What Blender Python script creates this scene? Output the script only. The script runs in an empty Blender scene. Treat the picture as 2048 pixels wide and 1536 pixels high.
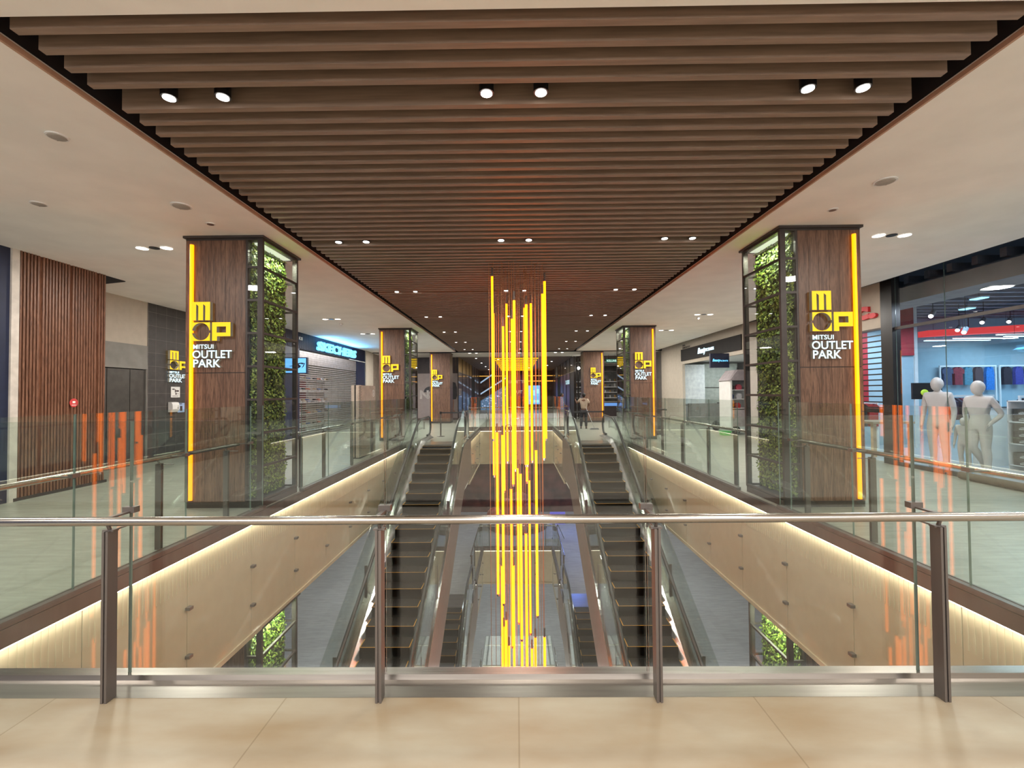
import bpy, bmesh, math, random
from mathutils import Vector, Matrix
random.seed(7)
PI = math.pi
S = bpy.context.scene
COL = S.collection
# ---------------------------------------------------------------- camera
cam_d = bpy.data.cameras.new('camera')
cam = bpy.data.objects.new('camera', cam_d); COL.objects.link(cam)
cam_d.sensor_width = 36.0; cam_d.sensor_fit = 'HORIZONTAL'
cam_d.lens = 905.65 / 2048 * 36
cam.matrix_world = (Matrix.Translation((0, 0, 1.6)) @ Matrix.Rotation(0.0091, 4, 'Z')
                    @ Matrix.Rotation(PI / 2 + 0.021, 4, 'X') @ Matrix.Rotation(-0.0082, 4, 'Z'))
cam_d.clip_start = 0.05; cam_d.clip_end = 200
S.camera = cam
# ---------------------------------------------------------------- world, exposure
W = bpy.data.worlds.new('world'); S.world = W; W.use_nodes = True
W.node_tree.nodes['Background'].inputs[0].default_value = (1.0, 0.96, 0.93, 1)
W.node_tree.nodes['Background'].inputs[1].default_value = 4.2  # strong fill added, entering by the ceiling left open behind the camera
vs = S.view_settings
vs.view_transform = 'Standard'; vs.look = 'None'; vs.gamma = 1; vs.use_curve_mapping = False
vs.exposure = 0.15
S.cycles.use_denoising = True
S.cycles.transparent_max_bounces = 20
S.cycles.max_bounces = 8
S.cycles.diffuse_bounces = 4
S.cycles.glossy_bounces = 4
S.cycles.sample_clamp_indirect = 6
S.cycles.caustics_reflective = False; S.cycles.caustics_refractive = False

def area(name, loc, size, power, color, rot=(0, 0, 0), size_y=None, spread=PI):
    d = bpy.data.lights.new(name, 'AREA'); d.energy = power; d.color = color; d.size = size
    if size_y: d.shape = 'RECTANGLE'; d.size_y = size_y
    else: d.shape = 'DISK'
    d.spread = spread
    o = bpy.data.objects.new(name, d); COL.objects.link(o); o.location = loc; o.rotation_euler = rot
    return o
WARM = (1.0, 0.94, 0.86); COOL = (0.55, 0.8, 1.0); NEUT = (1, .93, .84)
HC = 3.9
# light thrown by the downlights, two lamps of a pair as one source
ROWS = [3.45 + 3.36 * k for k in range(-2, 7)]
for yy in ROWS:
    for sx in (-1, 1):
        area('downlight_beam', (sx * 5.58, yy, 3.87), .5, 84 if yy < 8 else 112, WARM)
    if yy > 0:
        for xx in (-2.47, 0, 2.47):
            area('slat_spot_beam', (xx, yy, 3.78), .35, 26, NEUT, spread=2.4)
for yy in (-4.5, -1.5, 1.2):
    area('downlight_beam', (0, yy, 3.87), .5, 22, WARM)  # unseen lamps added over the bridge and behind the camera
for yy in (30, 34, 38, 42):
    area('corridor_beam', (0, yy, 3.6), .6, 60, WARM)
# lower storeys
for lv in (-1.75, -7.3):
    for yy in (6, 11, 16, 21, 26, 31):
        for sx in (-1, 1):
            area('lower_downlight_beam', (sx * 5.9, yy, lv), .6, 62, (.86, .92, 1))
    for yy in (25, 31):
        area('lower_downlight_beam', (0, yy, lv), .6, 62, (.8, .88, 1))

# ---------------------------------------------------------------- materials
MATS = {}
def nodes(name):
    m = bpy.data.materials.new(name); m.use_nodes = True
    nt = m.node_tree; b = nt.nodes['Principled BSDF']
    return m, nt, b
def sset(b, **k):
    for n, v in k.items():
        b.inputs[n.replace('_', ' ')].default_value = v
def rgb(c): return (c[0], c[1], c[2], 1)
def noise_col(nt, b, c1, c2, scale, stretch=(1, 1, 1), detail=4, bump=0.0, coord='Object', lo=.35, hi=.65, rough=None):
    tc = nt.nodes.new('ShaderNodeTexCoord'); mp = nt.nodes.new('ShaderNodeMapping'); mp.inputs['Scale'].default_value = stretch
    nz = nt.nodes.new('ShaderNodeTexNoise'); nz.inputs['Scale'].default_value = scale; nz.inputs['Detail'].default_value = detail
    cr = nt.nodes.new('ShaderNodeValToRGB'); cr.color_ramp.elements[0].position = lo; cr.color_ramp.elements[1].position = hi
    cr.color_ramp.elements[0].color = rgb(c1); cr.color_ramp.elements[1].color = rgb(c2)
    L = nt.links.new
    L(tc.outputs[coord], mp.inputs[0]); L(mp.outputs[0], nz.inputs['Vector']); L(nz.outputs['Fac'], cr.inputs[0]); L(cr.outputs[0], b.inputs['Base Color'])
    if bump:
        bp = nt.nodes.new('ShaderNodeBump'); bp.inputs['Strength'].default_value = bump; bp.inputs['Distance'].default_value = .01
        L(nz.outputs['Fac'], bp.inputs['Height']); L(bp.outputs[0], b.inputs['Normal'])
    return nz, cr, mp
def plain(name, c, rough=.5, metal=0.0, var=.12, scale=6, coat=0.0, bump=0.0, stretch=(1, 1, 1)):
    if name in MATS: return MATS[name]
    m, nt, b = nodes(name); sset(b, Roughness=rough, Metallic=metal, Coat_Weight=coat, Coat_Roughness=.03)
    noise_col(nt, b, [x * (1 - var) for x in c], [min(1, x * (1 + var)) for x in c], scale, stretch, bump=bump)
    MATS[name] = m; return m
def glow(name, c, s, fall=0.0):
    if name in MATS: return MATS[name]
    m, nt, b = nodes(name)
    sset(b, Base_Color=rgb([x * .5 for x in c]), Emission_Color=rgb(c), Emission_Strength=s, Roughness=.5)
    MATS[name] = m; return m
def glass(name, tint=(.93, .965, .94), k=1.0, ior=1.5):
    m = bpy.data.materials.new(name); m.use_nodes = True; nt = m.node_tree; nt.nodes.clear()
    out = nt.nodes.new('ShaderNodeOutputMaterial'); mx = nt.nodes.new('ShaderNodeMixShader')
    t = nt.nodes.new('ShaderNodeBsdfTransparent'); t.inputs[0].default_value = rgb(tint)
    g = nt.nodes.new('ShaderNodeBsdfGlossy'); g.inputs['Roughness'].default_value = .0
    g.inputs[0].default_value = (1, 1, 1, 1)
    fr = nt.nodes.new('ShaderNodeLayerWeight'); fr.inputs[0].default_value = .5
    pw = nt.nodes.new('ShaderNodeMath'); pw.operation = 'POWER'; pw.inputs[1].default_value = 4.2
    mu = nt.nodes.new('ShaderNodeMath'); mu.operation = 'MULTIPLY_ADD'; mu.inputs[1].default_value = .85; mu.inputs[2].default_value = .036 * k; mu.use_clamp = True
    L = nt.links.new
    L(fr.outputs['Facing'], pw.inputs[0]); L(pw.outputs[0], mu.inputs[0]); L(mu.outputs[0], mx.inputs[0]); L(t.outputs[0], mx.inputs[1]); L(g.outputs[0], mx.inputs[2]); L(mx.outputs[0], out.inputs[0])
    MATS[name] = m; return m

def tiles(name, c1, c2, bw, rh, joint, rough=.45, jw=.004, offset=.5, streak=(1, 4, 1), sc=2.5, bump=.15, cj=None, rotz=0):
    m, nt, b = nodes(name); sset(b, Roughness=rough)
    nz, cr, mp = noise_col(nt, b, c1, c2, sc, streak, detail=8, bump=bump, lo=.3, hi=.7)
    br = nt.nodes.new('ShaderNodeTexBrick'); br.offset = offset; br.inputs['Scale'].default_value = 1
    br.inputs['Brick Width'].default_value = bw; br.inputs['Row Height'].default_value = rh; br.inputs['Mortar Size'].default_value = jw
    br.inputs['Mortar Smooth'].default_value = .1
    br.inputs['Color1'].default_value = (1, 1, 1, 1); br.inputs['Color2'].default_value = (.90, .90, .90, 1); br.inputs['Mortar'].default_value = rgb(joint)
    tc = nt.nodes.new('ShaderNodeTexCoord'); m2 = nt.nodes.new('ShaderNodeMapping'); m2.inputs['Rotation'].default_value = (0, 0, rotz)
    nt.links.new(tc.outputs['Object'], m2.inputs[0]); nt.links.new(m2.outputs[0], br.inputs['Vector'])
    mx = nt.nodes.new('ShaderNodeMix'); mx.data_type = 'RGBA'; mx.blend_type = 'MULTIPLY'; mx.inputs[0].default_value = 1
    nt.links.new(cr.outputs[0], mx.inputs[6]); nt.links.new(br.outputs[0], mx.inputs[7]); nt.links.new(mx.outputs[2], b.inputs['Base Color'])
    MATS[name] = m; return m
def wood(name, c1, c2, groove=.2, rough=.42, gax='X', dark=.55):
    m, nt, b = nodes(name); sset(b, Roughness=rough)
    nz, cr, mp = noise_col(nt, b, c1, c2, 5, (6, 6, .35), detail=8, bump=.1, lo=.32, hi=.68)
    nz.inputs['Distortion'].default_value = .6
    # fine knots and pores
    n2 = nt.nodes.new('ShaderNodeTexNoise'); n2.inputs['Scale'].default_value = 30; n2.inputs['Detail'].default_value = 3
    mp2 = nt.nodes.new('ShaderNodeMapping'); mp2.inputs['Scale'].default_value = (3, 3, .25)
    tc = nt.nodes.new('ShaderNodeTexCoord'); L = nt.links.new
    L(tc.outputs['Object'], mp2.inputs[0]); L(mp2.outputs[0], n2.inputs['Vector'])
    r2 = nt.nodes.new('ShaderNodeValToRGB'); r2.color_ramp.elements[0].position = .36; r2.color_ramp.elements[1].position = .5
    r2.color_ramp.elements[0].color = (.45, .42, .4, 1); r2.color_ramp.elements[1].color = (1, 1, 1, 1)
    L(n2.outputs['Fac'], r2.inputs[0])
    mx = nt.nodes.new('ShaderNodeMix'); mx.data_type = 'RGBA'; mx.blend_type = 'MULTIPLY'; mx.inputs[0].default_value = .8
    L(cr.outputs[0], mx.inputs[6]); L(r2.outputs[0], mx.inputs[7]); L(mx.outputs[2], b.inputs['Base Color'])
    MATS[name] = m; return m

M_ceil = plain('cream_plaster', (.95, .92, .87), .9, var=.03, scale=2)
M_slat = plain('brown_slat_wood', (.28, .195, .145), .5, var=.14, scale=5, stretch=(.5, 8, 8))
M_slatedge = plain('ceiling_edge_wood', (.50, .30, .20), .55, var=.1)
M_dark = plain('dark_void_paint', (.012, .012, .016), .8)
M_frame = plain('dark_bronze_metal', (.055, .045, .042), .45, .3)
M_post = plain('bronze_steel', (.15, .13, .12), .38, .6, stretch=(1, 1, .1))
M_steel = plain('brushed_steel', (.40, .375, .35), .28, 1.0, var=.08, scale=30, stretch=(.05, 1, 1))
M_chrome = plain('polished_steel', (.75, .75, .76), .13, 1.0, var=.05, scale=3)
M_deck = plain('brushed_deck_steel', (.82, .82, .83), .24, 1.0, var=.04, scale=10, stretch=(8, .2, .2))
M_rail = plain('tube_steel', (.43, .40, .37), .2, 1.0, var=.06, scale=20, stretch=(.1, 4, 4))
M_black = plain('black_rubber', (.014, .014, .015), .32)
M_clad = plain('bronze_truss_cladding', (.24, .17, .14), .5, .35, var=.06)
M_step = plain('escalator_step_metal', (.026, .024, .023), .55, .2, scale=60, stretch=(8, .3, .3), var=.4)
M_step.node_tree.nodes['Principled BSDF'].inputs['Specular IOR Level'].default_value = .15
M_yline = plain('step_edge_yellow', (.55, .27, .03), .5)
M_wood = wood('column_walnut', (.10, .047, .028), (.215, .115, .072))
M_tile = tiles('beige_stone_tiles', (.235, .165, .095), (.345, .305, .235), 1.23, .615, (.72, .68, .62), rough=.42, jw=.004, streak=(.8, 2.2, 1), sc=1.5, bump=.12)
M_side = tiles('grey_stone_tiles', (.265, .265, .225), (.375, .375, .33), .6, 1.2, (.78, .78, .76), rough=.36, jw=.004, streak=(.8, 5, 1), sc=3.2, bump=.2)
M_lfloor = tiles('cool_grey_stone_tiles', (.27, .26, .26), (.36, .35, .345), .6, 1.2, (.85, .85, .85), rough=.5, streak=(.8, 5, 1), sc=3, bump=.15)
M_flute = wood('fluted_cladding_wood', (.15, .066, .038), (.26, .125, .075))
M_fascia = plain('cream_fascia_glass', (.41, .345, .235), .35, var=.03, coat=1.0)
M_glass = glass('rail_glass')
M_glass2 = glass('shop_glass', (.95, .97, 1), 1.0)
M_gedge = plain('glass_cut_edge', (.16, .21, .18), .2, coat=.5)
M_tube = glow('amber_tube_light', (1, .165, .001), 6.0)
M_strip = glow('amber_strip_light', (1, .29, .002), 2.4)
M_lamp = glow('white_lamp', (1, .96, .9), 9)
M_logo = glow('lit_yellow_acrylic', (1, .60, .0), .86)
M_logoside = plain('logo_return_grey', (.55, .54, .46), .5)
M_letter = glow('lit_white_letters', (.62, .88, 1), 1.35)
M_blue = glow('lit_blue_letters', (.16, .62, 1), 1.7)
M_white = plain('white_paint', (.8, .8, .79), .5, var=.03)
M_navy = plain('navy_panel', (.012, .018, .05), .4, stretch=(1, 1, 1))
M_cwall = plain('grey_cream_wall', (.50, .45, .38), .8, var=.04)
M_darktile = tiles('charcoal_wall_tiles', (.045, .04, .04), (.065, .06, .058), 1.4, .34, (3.0, 2.8, 2.6), rough=.5, jw=.004, streak=(1, 1, 1), sc=6, bump=.05)
M_greyplaster = plain('grey_concrete_panel', (.24, .235, .22), .7, var=.1, scale=3)
M_pink = plain('poster_grey_pink', (.42, .36, .35), .6, var=.04)

# ---------------------------------------------------------------- mesh collector
class MB:
    def __init__(s, fn=None): s.v = []; s.f = []; s.m = []; s.fn = fn; s.sm = []
    def add(s, vs_, fs, mi=0, smooth=False):
        n = len(s.v); s.v += [tuple(v) for v in vs_]
        for f in fs: s.f.append(tuple(n + i for i in f)); s.m.append(mi); s.sm.append(smooth)
        return s
    def box(s, x0, x1, y0, y1, z0, z1, mi=0):
        if x0 > x1: x0, x1 = x1, x0
        if y0 > y1: y0, y1 = y1, y0
        if z0 > z1: z0, z1 = z1, z0
        v = [(x0, y0, z0), (x1, y0, z0), (x1, y1, z0), (x0, y1, z0), (x0, y0, z1), (x1, y0, z1), (x1, y1, z1), (x0, y1, z1)]
        return s.add(v, [(0, 3, 2, 1), (4, 5, 6, 7), (0, 1, 5, 4), (1, 2, 6, 5), (2, 3, 7, 6), (3, 0, 4, 7)], mi)
    def pane(s, x0, x1, y0, y1, z0, z1, emi=1):
        """glass box whose narrow faces take the edge material"""
        n = len(s.m); s.box(x0, x1, y0, y1, z0, z1)
        d = [abs(x1 - x0), abs(y1 - y0), abs(z1 - z0)]; t = d.index(min(d))
        big = {0: (3, 5), 1: (2, 4), 2: (0, 1)}[t]
        for k in range(6):
            if k not in big: s.m[n + k] = emi
        return s
    def prism(s, pts, a, b, axis='X', mi=0):
        """polygon pts (2D) swept from a to b along axis"""
        n = len(pts)
        def P(p, t):
            return {'X': (t, p[0], p[1]), 'Y': (p[0], t, p[1]), 'Z': (p[0], p[1], t)}[axis]
        v = [P(p, a) for p in pts] + [P(p, b) for p in pts]
        f = [tuple(range(n))[::-1], tuple(range(n, 2 * n))] + [(i, (i + 1) % n, n + (i + 1) % n, n + i) for i in range(n)]
        return s.add(v, f, mi)
    def tube(s, pts, r, seg=8, mi=0, smooth=True, cap=True):
        pts = [Vector(p) for p in pts]; rings = []; n = len(pts)
        up = Vector((0, 0, 1)); prev = None
        for i, p in enumerate(pts):
            t = (pts[min(i + 1, n - 1)] - pts[max(i - 1, 0)]).normalized()
            if prev is None:
                a = t.cross(up)
                if a.length < 1e-4: a = t.cross(Vector((1, 0, 0)))
            else:
                a = prev - t * prev.dot(t)
            a.normalize(); prev = a; c = t.cross(a)
            rr = r[i] if isinstance(r, (list, tuple)) else r
            rings.append([p + (a * math.cos(2 * PI * k / seg) + c * math.sin(2 * PI * k / seg)) * rr for k in range(seg)])
        v = [q for ring in rings for q in ring]; f = []
        for i in range(n - 1):
            for k in range(seg):
                f.append((i * seg + k, i * seg + (k + 1) % seg, (i + 1) * seg + (k + 1) % seg, (i + 1) * seg + k))
        s.add(v, f, mi, smooth)
        if cap: s.add(rings[0], [tuple(range(seg))[::-1]], mi); s.add(rings[-1], [tuple(range(seg))], mi)
        return s
    def rectsweep(s, pts, w, h, mi=0):
        """pts in (y,z); ribbon box width w in x around xc given by tuple (xc)"""
        return s
    def disc(s, c, r, h, seg=20, mi=0, mi2=None):
        x, y, z = c
        v = [(x + r * math.cos(2 * PI * k / seg), y + r * math.sin(2 * PI * k / seg), z) for k in range(seg)]
        v += [(p[0], p[1], z + h) for p in v]
        s.add(v, [tuple(range(seg))[::-1], tuple(range(seg, 2 * seg))] + [(i, (i + 1) % seg, seg + (i + 1) % seg, seg + i) for i in range(seg)], mi)
        return s
    def ball(s, c, rx, ry, rz, seg=12, rg=8, mi=0):
        v = []; f = []
        for i in range(rg + 1):
            a = PI * i / rg
            for k in range(seg):
                b = 2 * PI * k / seg
                v.append((c[0] + rx * math.sin(a) * math.cos(b), c[1] + ry * math.sin(a) * math.sin(b), c[2] + rz * math.cos(a)))
        for i in range(rg):
            for k in range(seg): f.append((i * seg + k, (i + 1) * seg + k, (i + 1) * seg + (k + 1) % seg, i * seg + (k + 1) % seg))
        return s.add(v, f, mi, True)
    def build(s, name, mats, parent=None, fix=True):
        o0 = ORG.get(parent.name, Vector((0, 0, 0))) if parent is not None else Vector((0, 0, 0))
        vv = [s.fn(v) for v in s.v] if s.fn else s.v
        me = bpy.data.meshes.new(name)
        me.from_pydata([(v[0] - o0[0], v[1] - o0[1], v[2] - o0[2]) for v in vv], [], s.f)
        if not isinstance(mats, (list, tuple)): mats = [mats]
        for m in mats: me.materials.append(m)
        me.polygons.foreach_set('material_index', s.m); me.polygons.foreach_set('use_smooth', s.sm)
        if fix:
            bm = bmesh.new(); bm.from_mesh(me); bmesh.ops.recalc_face_normals(bm, faces=bm.faces); bm.to_mesh(me); bm.free()
        me.update()
        o = bpy.data.objects.new(name, me); COL.objects.link(o)
        if parent is not None: o.parent = parent; ORG[o.name] = o0
        return o
ORG = {}
def tag(o, label, cat, group=None, kind=None):
    o['label'] = label; o['category'] = cat
    if group: o['group'] = group
    if kind: o['kind'] = kind
    return o
def T(name, label, cat, loc=(0, 0, 0), group=None):
    o = bpy.data.objects.new(name, None); COL.objects.link(o); o.location = loc; o.empty_display_size = .1
    ORG[o.name] = Vector(loc)
    return tag(o, label, cat, group)
def struct(name, mb, mats):
    o = mb.build(name, mats); o['kind'] = 'structure'; return o
def copy_tree(o, parent=None):
    c = o.copy(); COL.objects.link(c)
    if parent is not None: c.parent = parent
    for ch in o.children: copy_tree(ch, c)
    return c
def B(*a, mi=0): return MB().box(*a, mi=mi)
def text(name, s, x0, x1, z0, z1, y, mats, parent, depth=.02, bold=.012, frame='front', shear=0.0, spacing=1.0):
    """letters filling x0..x1, z0..z1. frame: function (u,z,d)->world"""
    cu = bpy.data.curves.new('t', 'FONT'); cu.body = s; cu.extrude = depth / 2; cu.offset = bold; cu.shear = shear; cu.space_character = spacing
    cu.resolution_u = 3
    ob = bpy.data.objects.new('t', cu); COL.objects.link(ob)
    dg = bpy.context.evaluated_depsgraph_get(); me = bpy.data.meshes.new_from_object(ob.evaluated_get(dg))
    bpy.data.objects.remove(ob)
    co = [v.co.copy() for v in me.vertices]
    ax, bx_ = min(c.x for c in co), max(c.x for c in co); ay, by = min(c.y for c in co), max(c.y for c in co)
    mb = MB()
    for v in me.vertices:
        u = x0 + (v.co.x - ax) / (bx_ - ax) * (x1 - x0); z = z0 + (v.co.y - ay) / (by - ay) * (z1 - z0); d = v.co.z
        mb.v.append(frame(u, z, d) if callable(frame) else (u, y + d, z))
    for p in me.polygons:
        mb.f.append(tuple(p.vertices)); mb.sm.append(False)
        mb.m.append(1 if (len(mats) > 1 and abs(p.normal.z) < .5) else 0)
    bpy.data.meshes.remove(me)
    return mb.build(name, mats, parent)

# ---------------------------------------------------------------- floors, slabs, ceilings
VX = 3.62; HX = 1.72; YN = 2.55; YL = 14.62; YF = 21.2
struct('floor', MB().box(-3.62, 3.62, -8, YN, -.15, 0), M_tile)
def plan(lv, mat, ys, yl, hx, vx, near):
    for sx in (-1, 1):
        struct('floor', MB().box(sx * vx, sx * 12, -8 if lv == 0 else near, 29 if lv == 0 else 40, lv - .15, lv), mat)
        struct('floor', MB().box(sx * hx, sx * vx, yl, 29 if lv == 0 else 40, lv - .15, lv), mat)
    struct('floor', MB().box(-hx, hx, YF, 29 if lv == 0 else 40, lv - .15, lv), mat)
plan(0, M_side, YN, YL, HX, VX, -8)
struct('floor', MB().box(-12, 12, 29, 62, -.15, 0), M_side)
plan(-5.55, M_lfloor, 4.2, 15.62, 1.62, 3.3, -2)
struct('floor', MB().box(-3.3, 3.3, -2, 4.4, -5.7, -5.55), M_lfloor)
plan(-11.1, M_lfloor, 4.2, 15.62, 1.62, 3.3, -2)
struct('floor', MB().box(-3.3, 3.3, -2, 15.62, -11.25, -11.1), M_lfloor)
# slab soffits = ceilings of the storeys below
for lv in (0, -5.55):
    v = VX if lv == 0 else 3.3; yl = YL if lv == 0 else 15.62; h = HX if lv == 0 else 1.62
    for sx in (-1, 1):
        struct('ceiling', MB().box(sx * (v + .06), sx * 12, -2, 40, lv - 1.62, lv - 1.66), M_ceil)
        struct('ceiling', MB().box(sx * (h + .06), sx * (v + .06), yl + .1, 40, lv - 1.62, lv - 1.66), M_ceil)
    struct('ceiling', MB().box(-h - .06, h + .06, YF + .06, 40, lv - 1.62, lv - 1.66), M_ceil)
    struct('ceiling', MB().box(-v - .06, v + .06, -2, 2.4 if lv == 0 else 4.3, lv - 1.62, lv - 1.66), M_ceil)
for lv in (-5.55, -11.1):
    for sx in (-1, 1): struct('wall_left' if sx < 0 else 'wall_right', MB().box(sx * 11.9, sx * 12, -2, 40, lv, lv + 3.9), M_cwall)
    struct('wall_far', MB().box(-12, 12, 40, 40.1, lv, lv + 3.9), M_greyplaster)
    struct('wall_near', MB().box(-12, 12, -2.1, -2, lv, lv + 3.9), M_greyplaster)
# white ceilings beside and before the slatted recess
CX = 3.31
for sx in (-1, 1):
    struct('ceiling', MB().box(sx * CX, sx * (9.1 if sx < 0 else 7.70), -2.5, 24.7, HC, HC + .06), M_ceil)
    struct('trim_1' if sx < 0 else 'trim_2', MB().box(sx * CX, sx * (CX - .02), 2.66, 24.7, HC - .002, HC + .035), M_slatedge)
struct('ceiling', MB().box(-CX, CX, -2.5, 2.66, HC, HC + .06), M_ceil)
struct('wall_reflection_block', MB().box(-12, 12, -8.1, -8, 0, 1.8), M_greyplaster)  # low unseen wall added to keep the bright world out of the glass
struct('ceiling', MB().box(-12, 12, 24.75, 28, HC - .02, HC + .05), M_ceil)
struct('trim_3', MB().box(-12, 12, 24.69, 24.76, HC - .04, HC + .2), M_dark)
struct('ceiling', MB().box(-12, 12, 28.0, 62, HC + .02, HC + .08), M_slat)
struct('ceiling', MB().box(-CX - .05, CX + .05, 2.6, 24.8, 4.45, 4.5), M_dark)
for sx in (-1, 1): struct('wall_left_2' if sx < 0 else 'wall_right_2', MB().box(sx * (CX + .001), sx * (CX + .04), 2.6, 24.8, HC + .04, 4.46), M_dark)
struct('wall_near_2', MB().box(-CX, CX, 2.6, 2.64, HC + .06, 4.46), M_dark)
# brown slats running across the recess, in bays with a wider gap for the spotlights
sl = MB(); SX = 3.14
for n in range(-1, 7):
    for k in range(19):
        y = 3.605 + 3.355 * n + .17 * k
        if y < 2.75 or y > 24.6: continue
        sl.box(-SX, SX, y - .052, y, HC, HC + .17)
struct('ceiling_slats', sl, M_slat)
sl = MB()
for sx in (-1.7, 1.7): sl.box(sx - .03, sx + .03, 2.66, 24.6, HC + .172, HC + .22)
struct('ceiling_rails', sl, M_dark)

# ---------------------------------------------------------------- fascia below the floor edge
def fascia(label, axis, c, sgn, a0, a1, lv, pw=1.25):
    loc = (c, (a0 + a1) / 2, lv - 1) if axis == 'Y' else ((a0 + a1) / 2, c, lv - 1)
    t = T('backlit_fascia', label, 'wall cladding', loc)
    n = max(1, round((a1 - a0) / pw)); w = (a1 - a0) / n
    def bx(mb, u0, u1, d0, d1, z0, z1, mi=0):
        if axis == 'Y': mb.box(c + sgn * d0, c + sgn * d1, u0, u1, z0, z1, mi)
        else: mb.box(u0, u1, c + sgn * d0, c + sgn * d1, z0, z1, mi)
    for i in range(n):
        mb = MB(); bx(mb, a0 + i * w + .004, a0 + (i + 1) * w - .004, .0, .015, lv - 1.62, lv - .165)
        mb.build('panel', M_fascia, t)
        if axis == 'Y' or n > 1:
            for dz in (-.72, -1.24):
                mb = MB(); u = a0 + i * w + .0
                bx(mb, u - .03, u + .03, -.05, .0, lv + dz - .016, lv + dz + .016); mb.build('glass_fixing', M_post, t)
    mb = MB()
    st = .055
    k = int((a1 - a0) / st)
    for i in range(k): bx(mb, a0 + i * st, a0 + i * st + .02, -.004, .0, lv - .5, lv - .167)
    mb.build('flutes', M_fascia, t)
    mb = MB(); bx(mb, a0, a1, -.035, -.015, lv - .155, lv - .145); mb.build('light_strip', glow('cove_light', (1, .9, .74), 4), t)
    if axis == 'Y' and lv == 0:
        area('cove_strip_beam', (c - sgn * .05, (a0 + a1) / 2, lv - .15), .03, 2.6 * (a1 - a0), (1, .93, .82), rot=(0, -sgn * .45, 0), size_y=a1 - a0)
    mb = MB(); bx(mb, a0, a1, -.06, .06, lv - .135, lv - .005); mb.build('edge_beam', M_post, t)
    mb = MB(); bx(mb, a0, a1, -.02, .06, lv - 1.68, lv - 1.62); mb.build('bottom_trim', M_fascia, t)
    return t
for lv in (0, -5.55):
    v = VX if lv == 0 else 3.3; yn = 2.56 if lv == 0 else 4.5; yl = YL if lv == 0 else 15.62; h = HX if lv == 0 else 1.62
    st = ['upper', 'lower'][lv != 0]
    fascia(f'{st} storey cream backlit panels under the floor edge on the shutter-shop flank', 'Y', -v, -1, yn, yl, lv)
    fascia(f'{st} storey cream backlit panels under the floor edge on the sportswear-shop flank', 'Y', v, 1, yn, yl, lv)
    fascia(f'{st} storey cream panel end wall at the far end of the central opening', 'X', YF, 1, -h, h, lv, .8)
    fascia(f'{st} storey narrow cream panel wall beside the narrow far part of the opening, shutter-shop side', 'Y', -h, -1, yl + 1.82, YF - .08, lv)
    fascia(f'{st} storey narrow cream panel wall beside the narrow far part of the opening, sportswear-shop side', 'Y', h, 1, yl + 1.82, YF - .08, lv)

# ---------------------------------------------------------------- balustrades
def balustrade(label, org, d, length, joints, posts, out, lv=0, voff=.0, name='glass_balustrade', clamps=True, rail=True, h=1.46, big=False, rail0=None, rail1=None, polished=False):
    """u runs along d from org, v towards the walking side (out = +-1 to the left of d)"""
    dx, dy = d; nx, ny = -dy * out, dx * out
    f = lambda p: (org[0] + dx * p[0] + nx * p[1], org[1] + dy * p[0] + ny * p[1], lv + p[2])
    t = T(name, label, 'railing', (org[0] + dx * length / 2, org[1] + dy * length / 2, lv))
    js = [0] + [j for j in joints if 0 < j < length] + [length]
    for a, b in zip(js[:-1], js[1:]):
        mb = MB(f); mb.pane(a + .005, b - .005, -.006, .006, .03, h); mb.build('glass_pane', [M_glass, M_gedge], t)
    mb = MB(f); mb.box(0, length, -.045, .02, -.02 if big else 0, .045); mb.box(0, length, .012, .03, -.02, .05)
    mb.build('base_channel', M_steel if big else M_post, t)
    po = .13 if big else .12
    for u in posts:
        mb = MB(f); mb.box(u - .016, u - .004, po, po + .062, 0, .89); mb.box(u + .004, u + .016, po, po + .062, 0, .89)
        mb.box(u - .01, u + .01, po + .006, po + .054, 0, .885)
        p = mb.build('post', M_post, t)
        mb = MB(f); mb.box(u - .03, u + .03, po + .01, po + .045, .885, .895); mb.tube([(u, po + .03, .89), (u, po + .045, .925)], .009)
        mb.tube([(u, po + .03, .885), (u, .0, .885)], .005)
        mb.build('rail_bracket', M_post, p)
    if rail:
        r0 = 0 if rail0 is None else rail0; r1 = length if rail1 is None else rail1
        mb = MB(f); mb.tube([(r0, po + .05, .942), (r1, po + .05, .942)], .0235, 16); mb.build('handrail', M_rail, t)
    if clamps:
        for u in js[1:-1]:
            mb = MB(f); mb.box(u - .034, u + .034, -.018, .022, .945, .978); mb.box(u - .012, u + .012, .022, .16, .945, .955); mb.build('glass_clamp', M_post, t)
    return t, f
# the one in front of the camera
PX = [-3.58, -2.166, -.728, .728, 2.2, 3.6]
t, f = balustrade('front glass railing with bronze posts and steel handrail across the bridge', (-3.6, 2.565), (1, 0), 7.2,
                  [x + 3.6 for x in (-2.19, -.745, .722, 2.215)], [x + 3.6 for x in (-2.166, -.728, .728, 2.2)], -1, big=True)
FRONT = t
# steel floor strip of the front railing
mb = MB(); mb.add([(-3.6, 2.418, .001), (3.6, 2.418, .001), (3.6, 2.535, .02), (-3.6, 2.535, .02), (-3.6, 2.535, 0), (3.6, 2.535, 0)],
                  [(0, 1, 2, 3), (0, 4, 5, 1), (3, 2, 5, 4)]); mb.build('floor_strip', M_steel, t)
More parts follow.
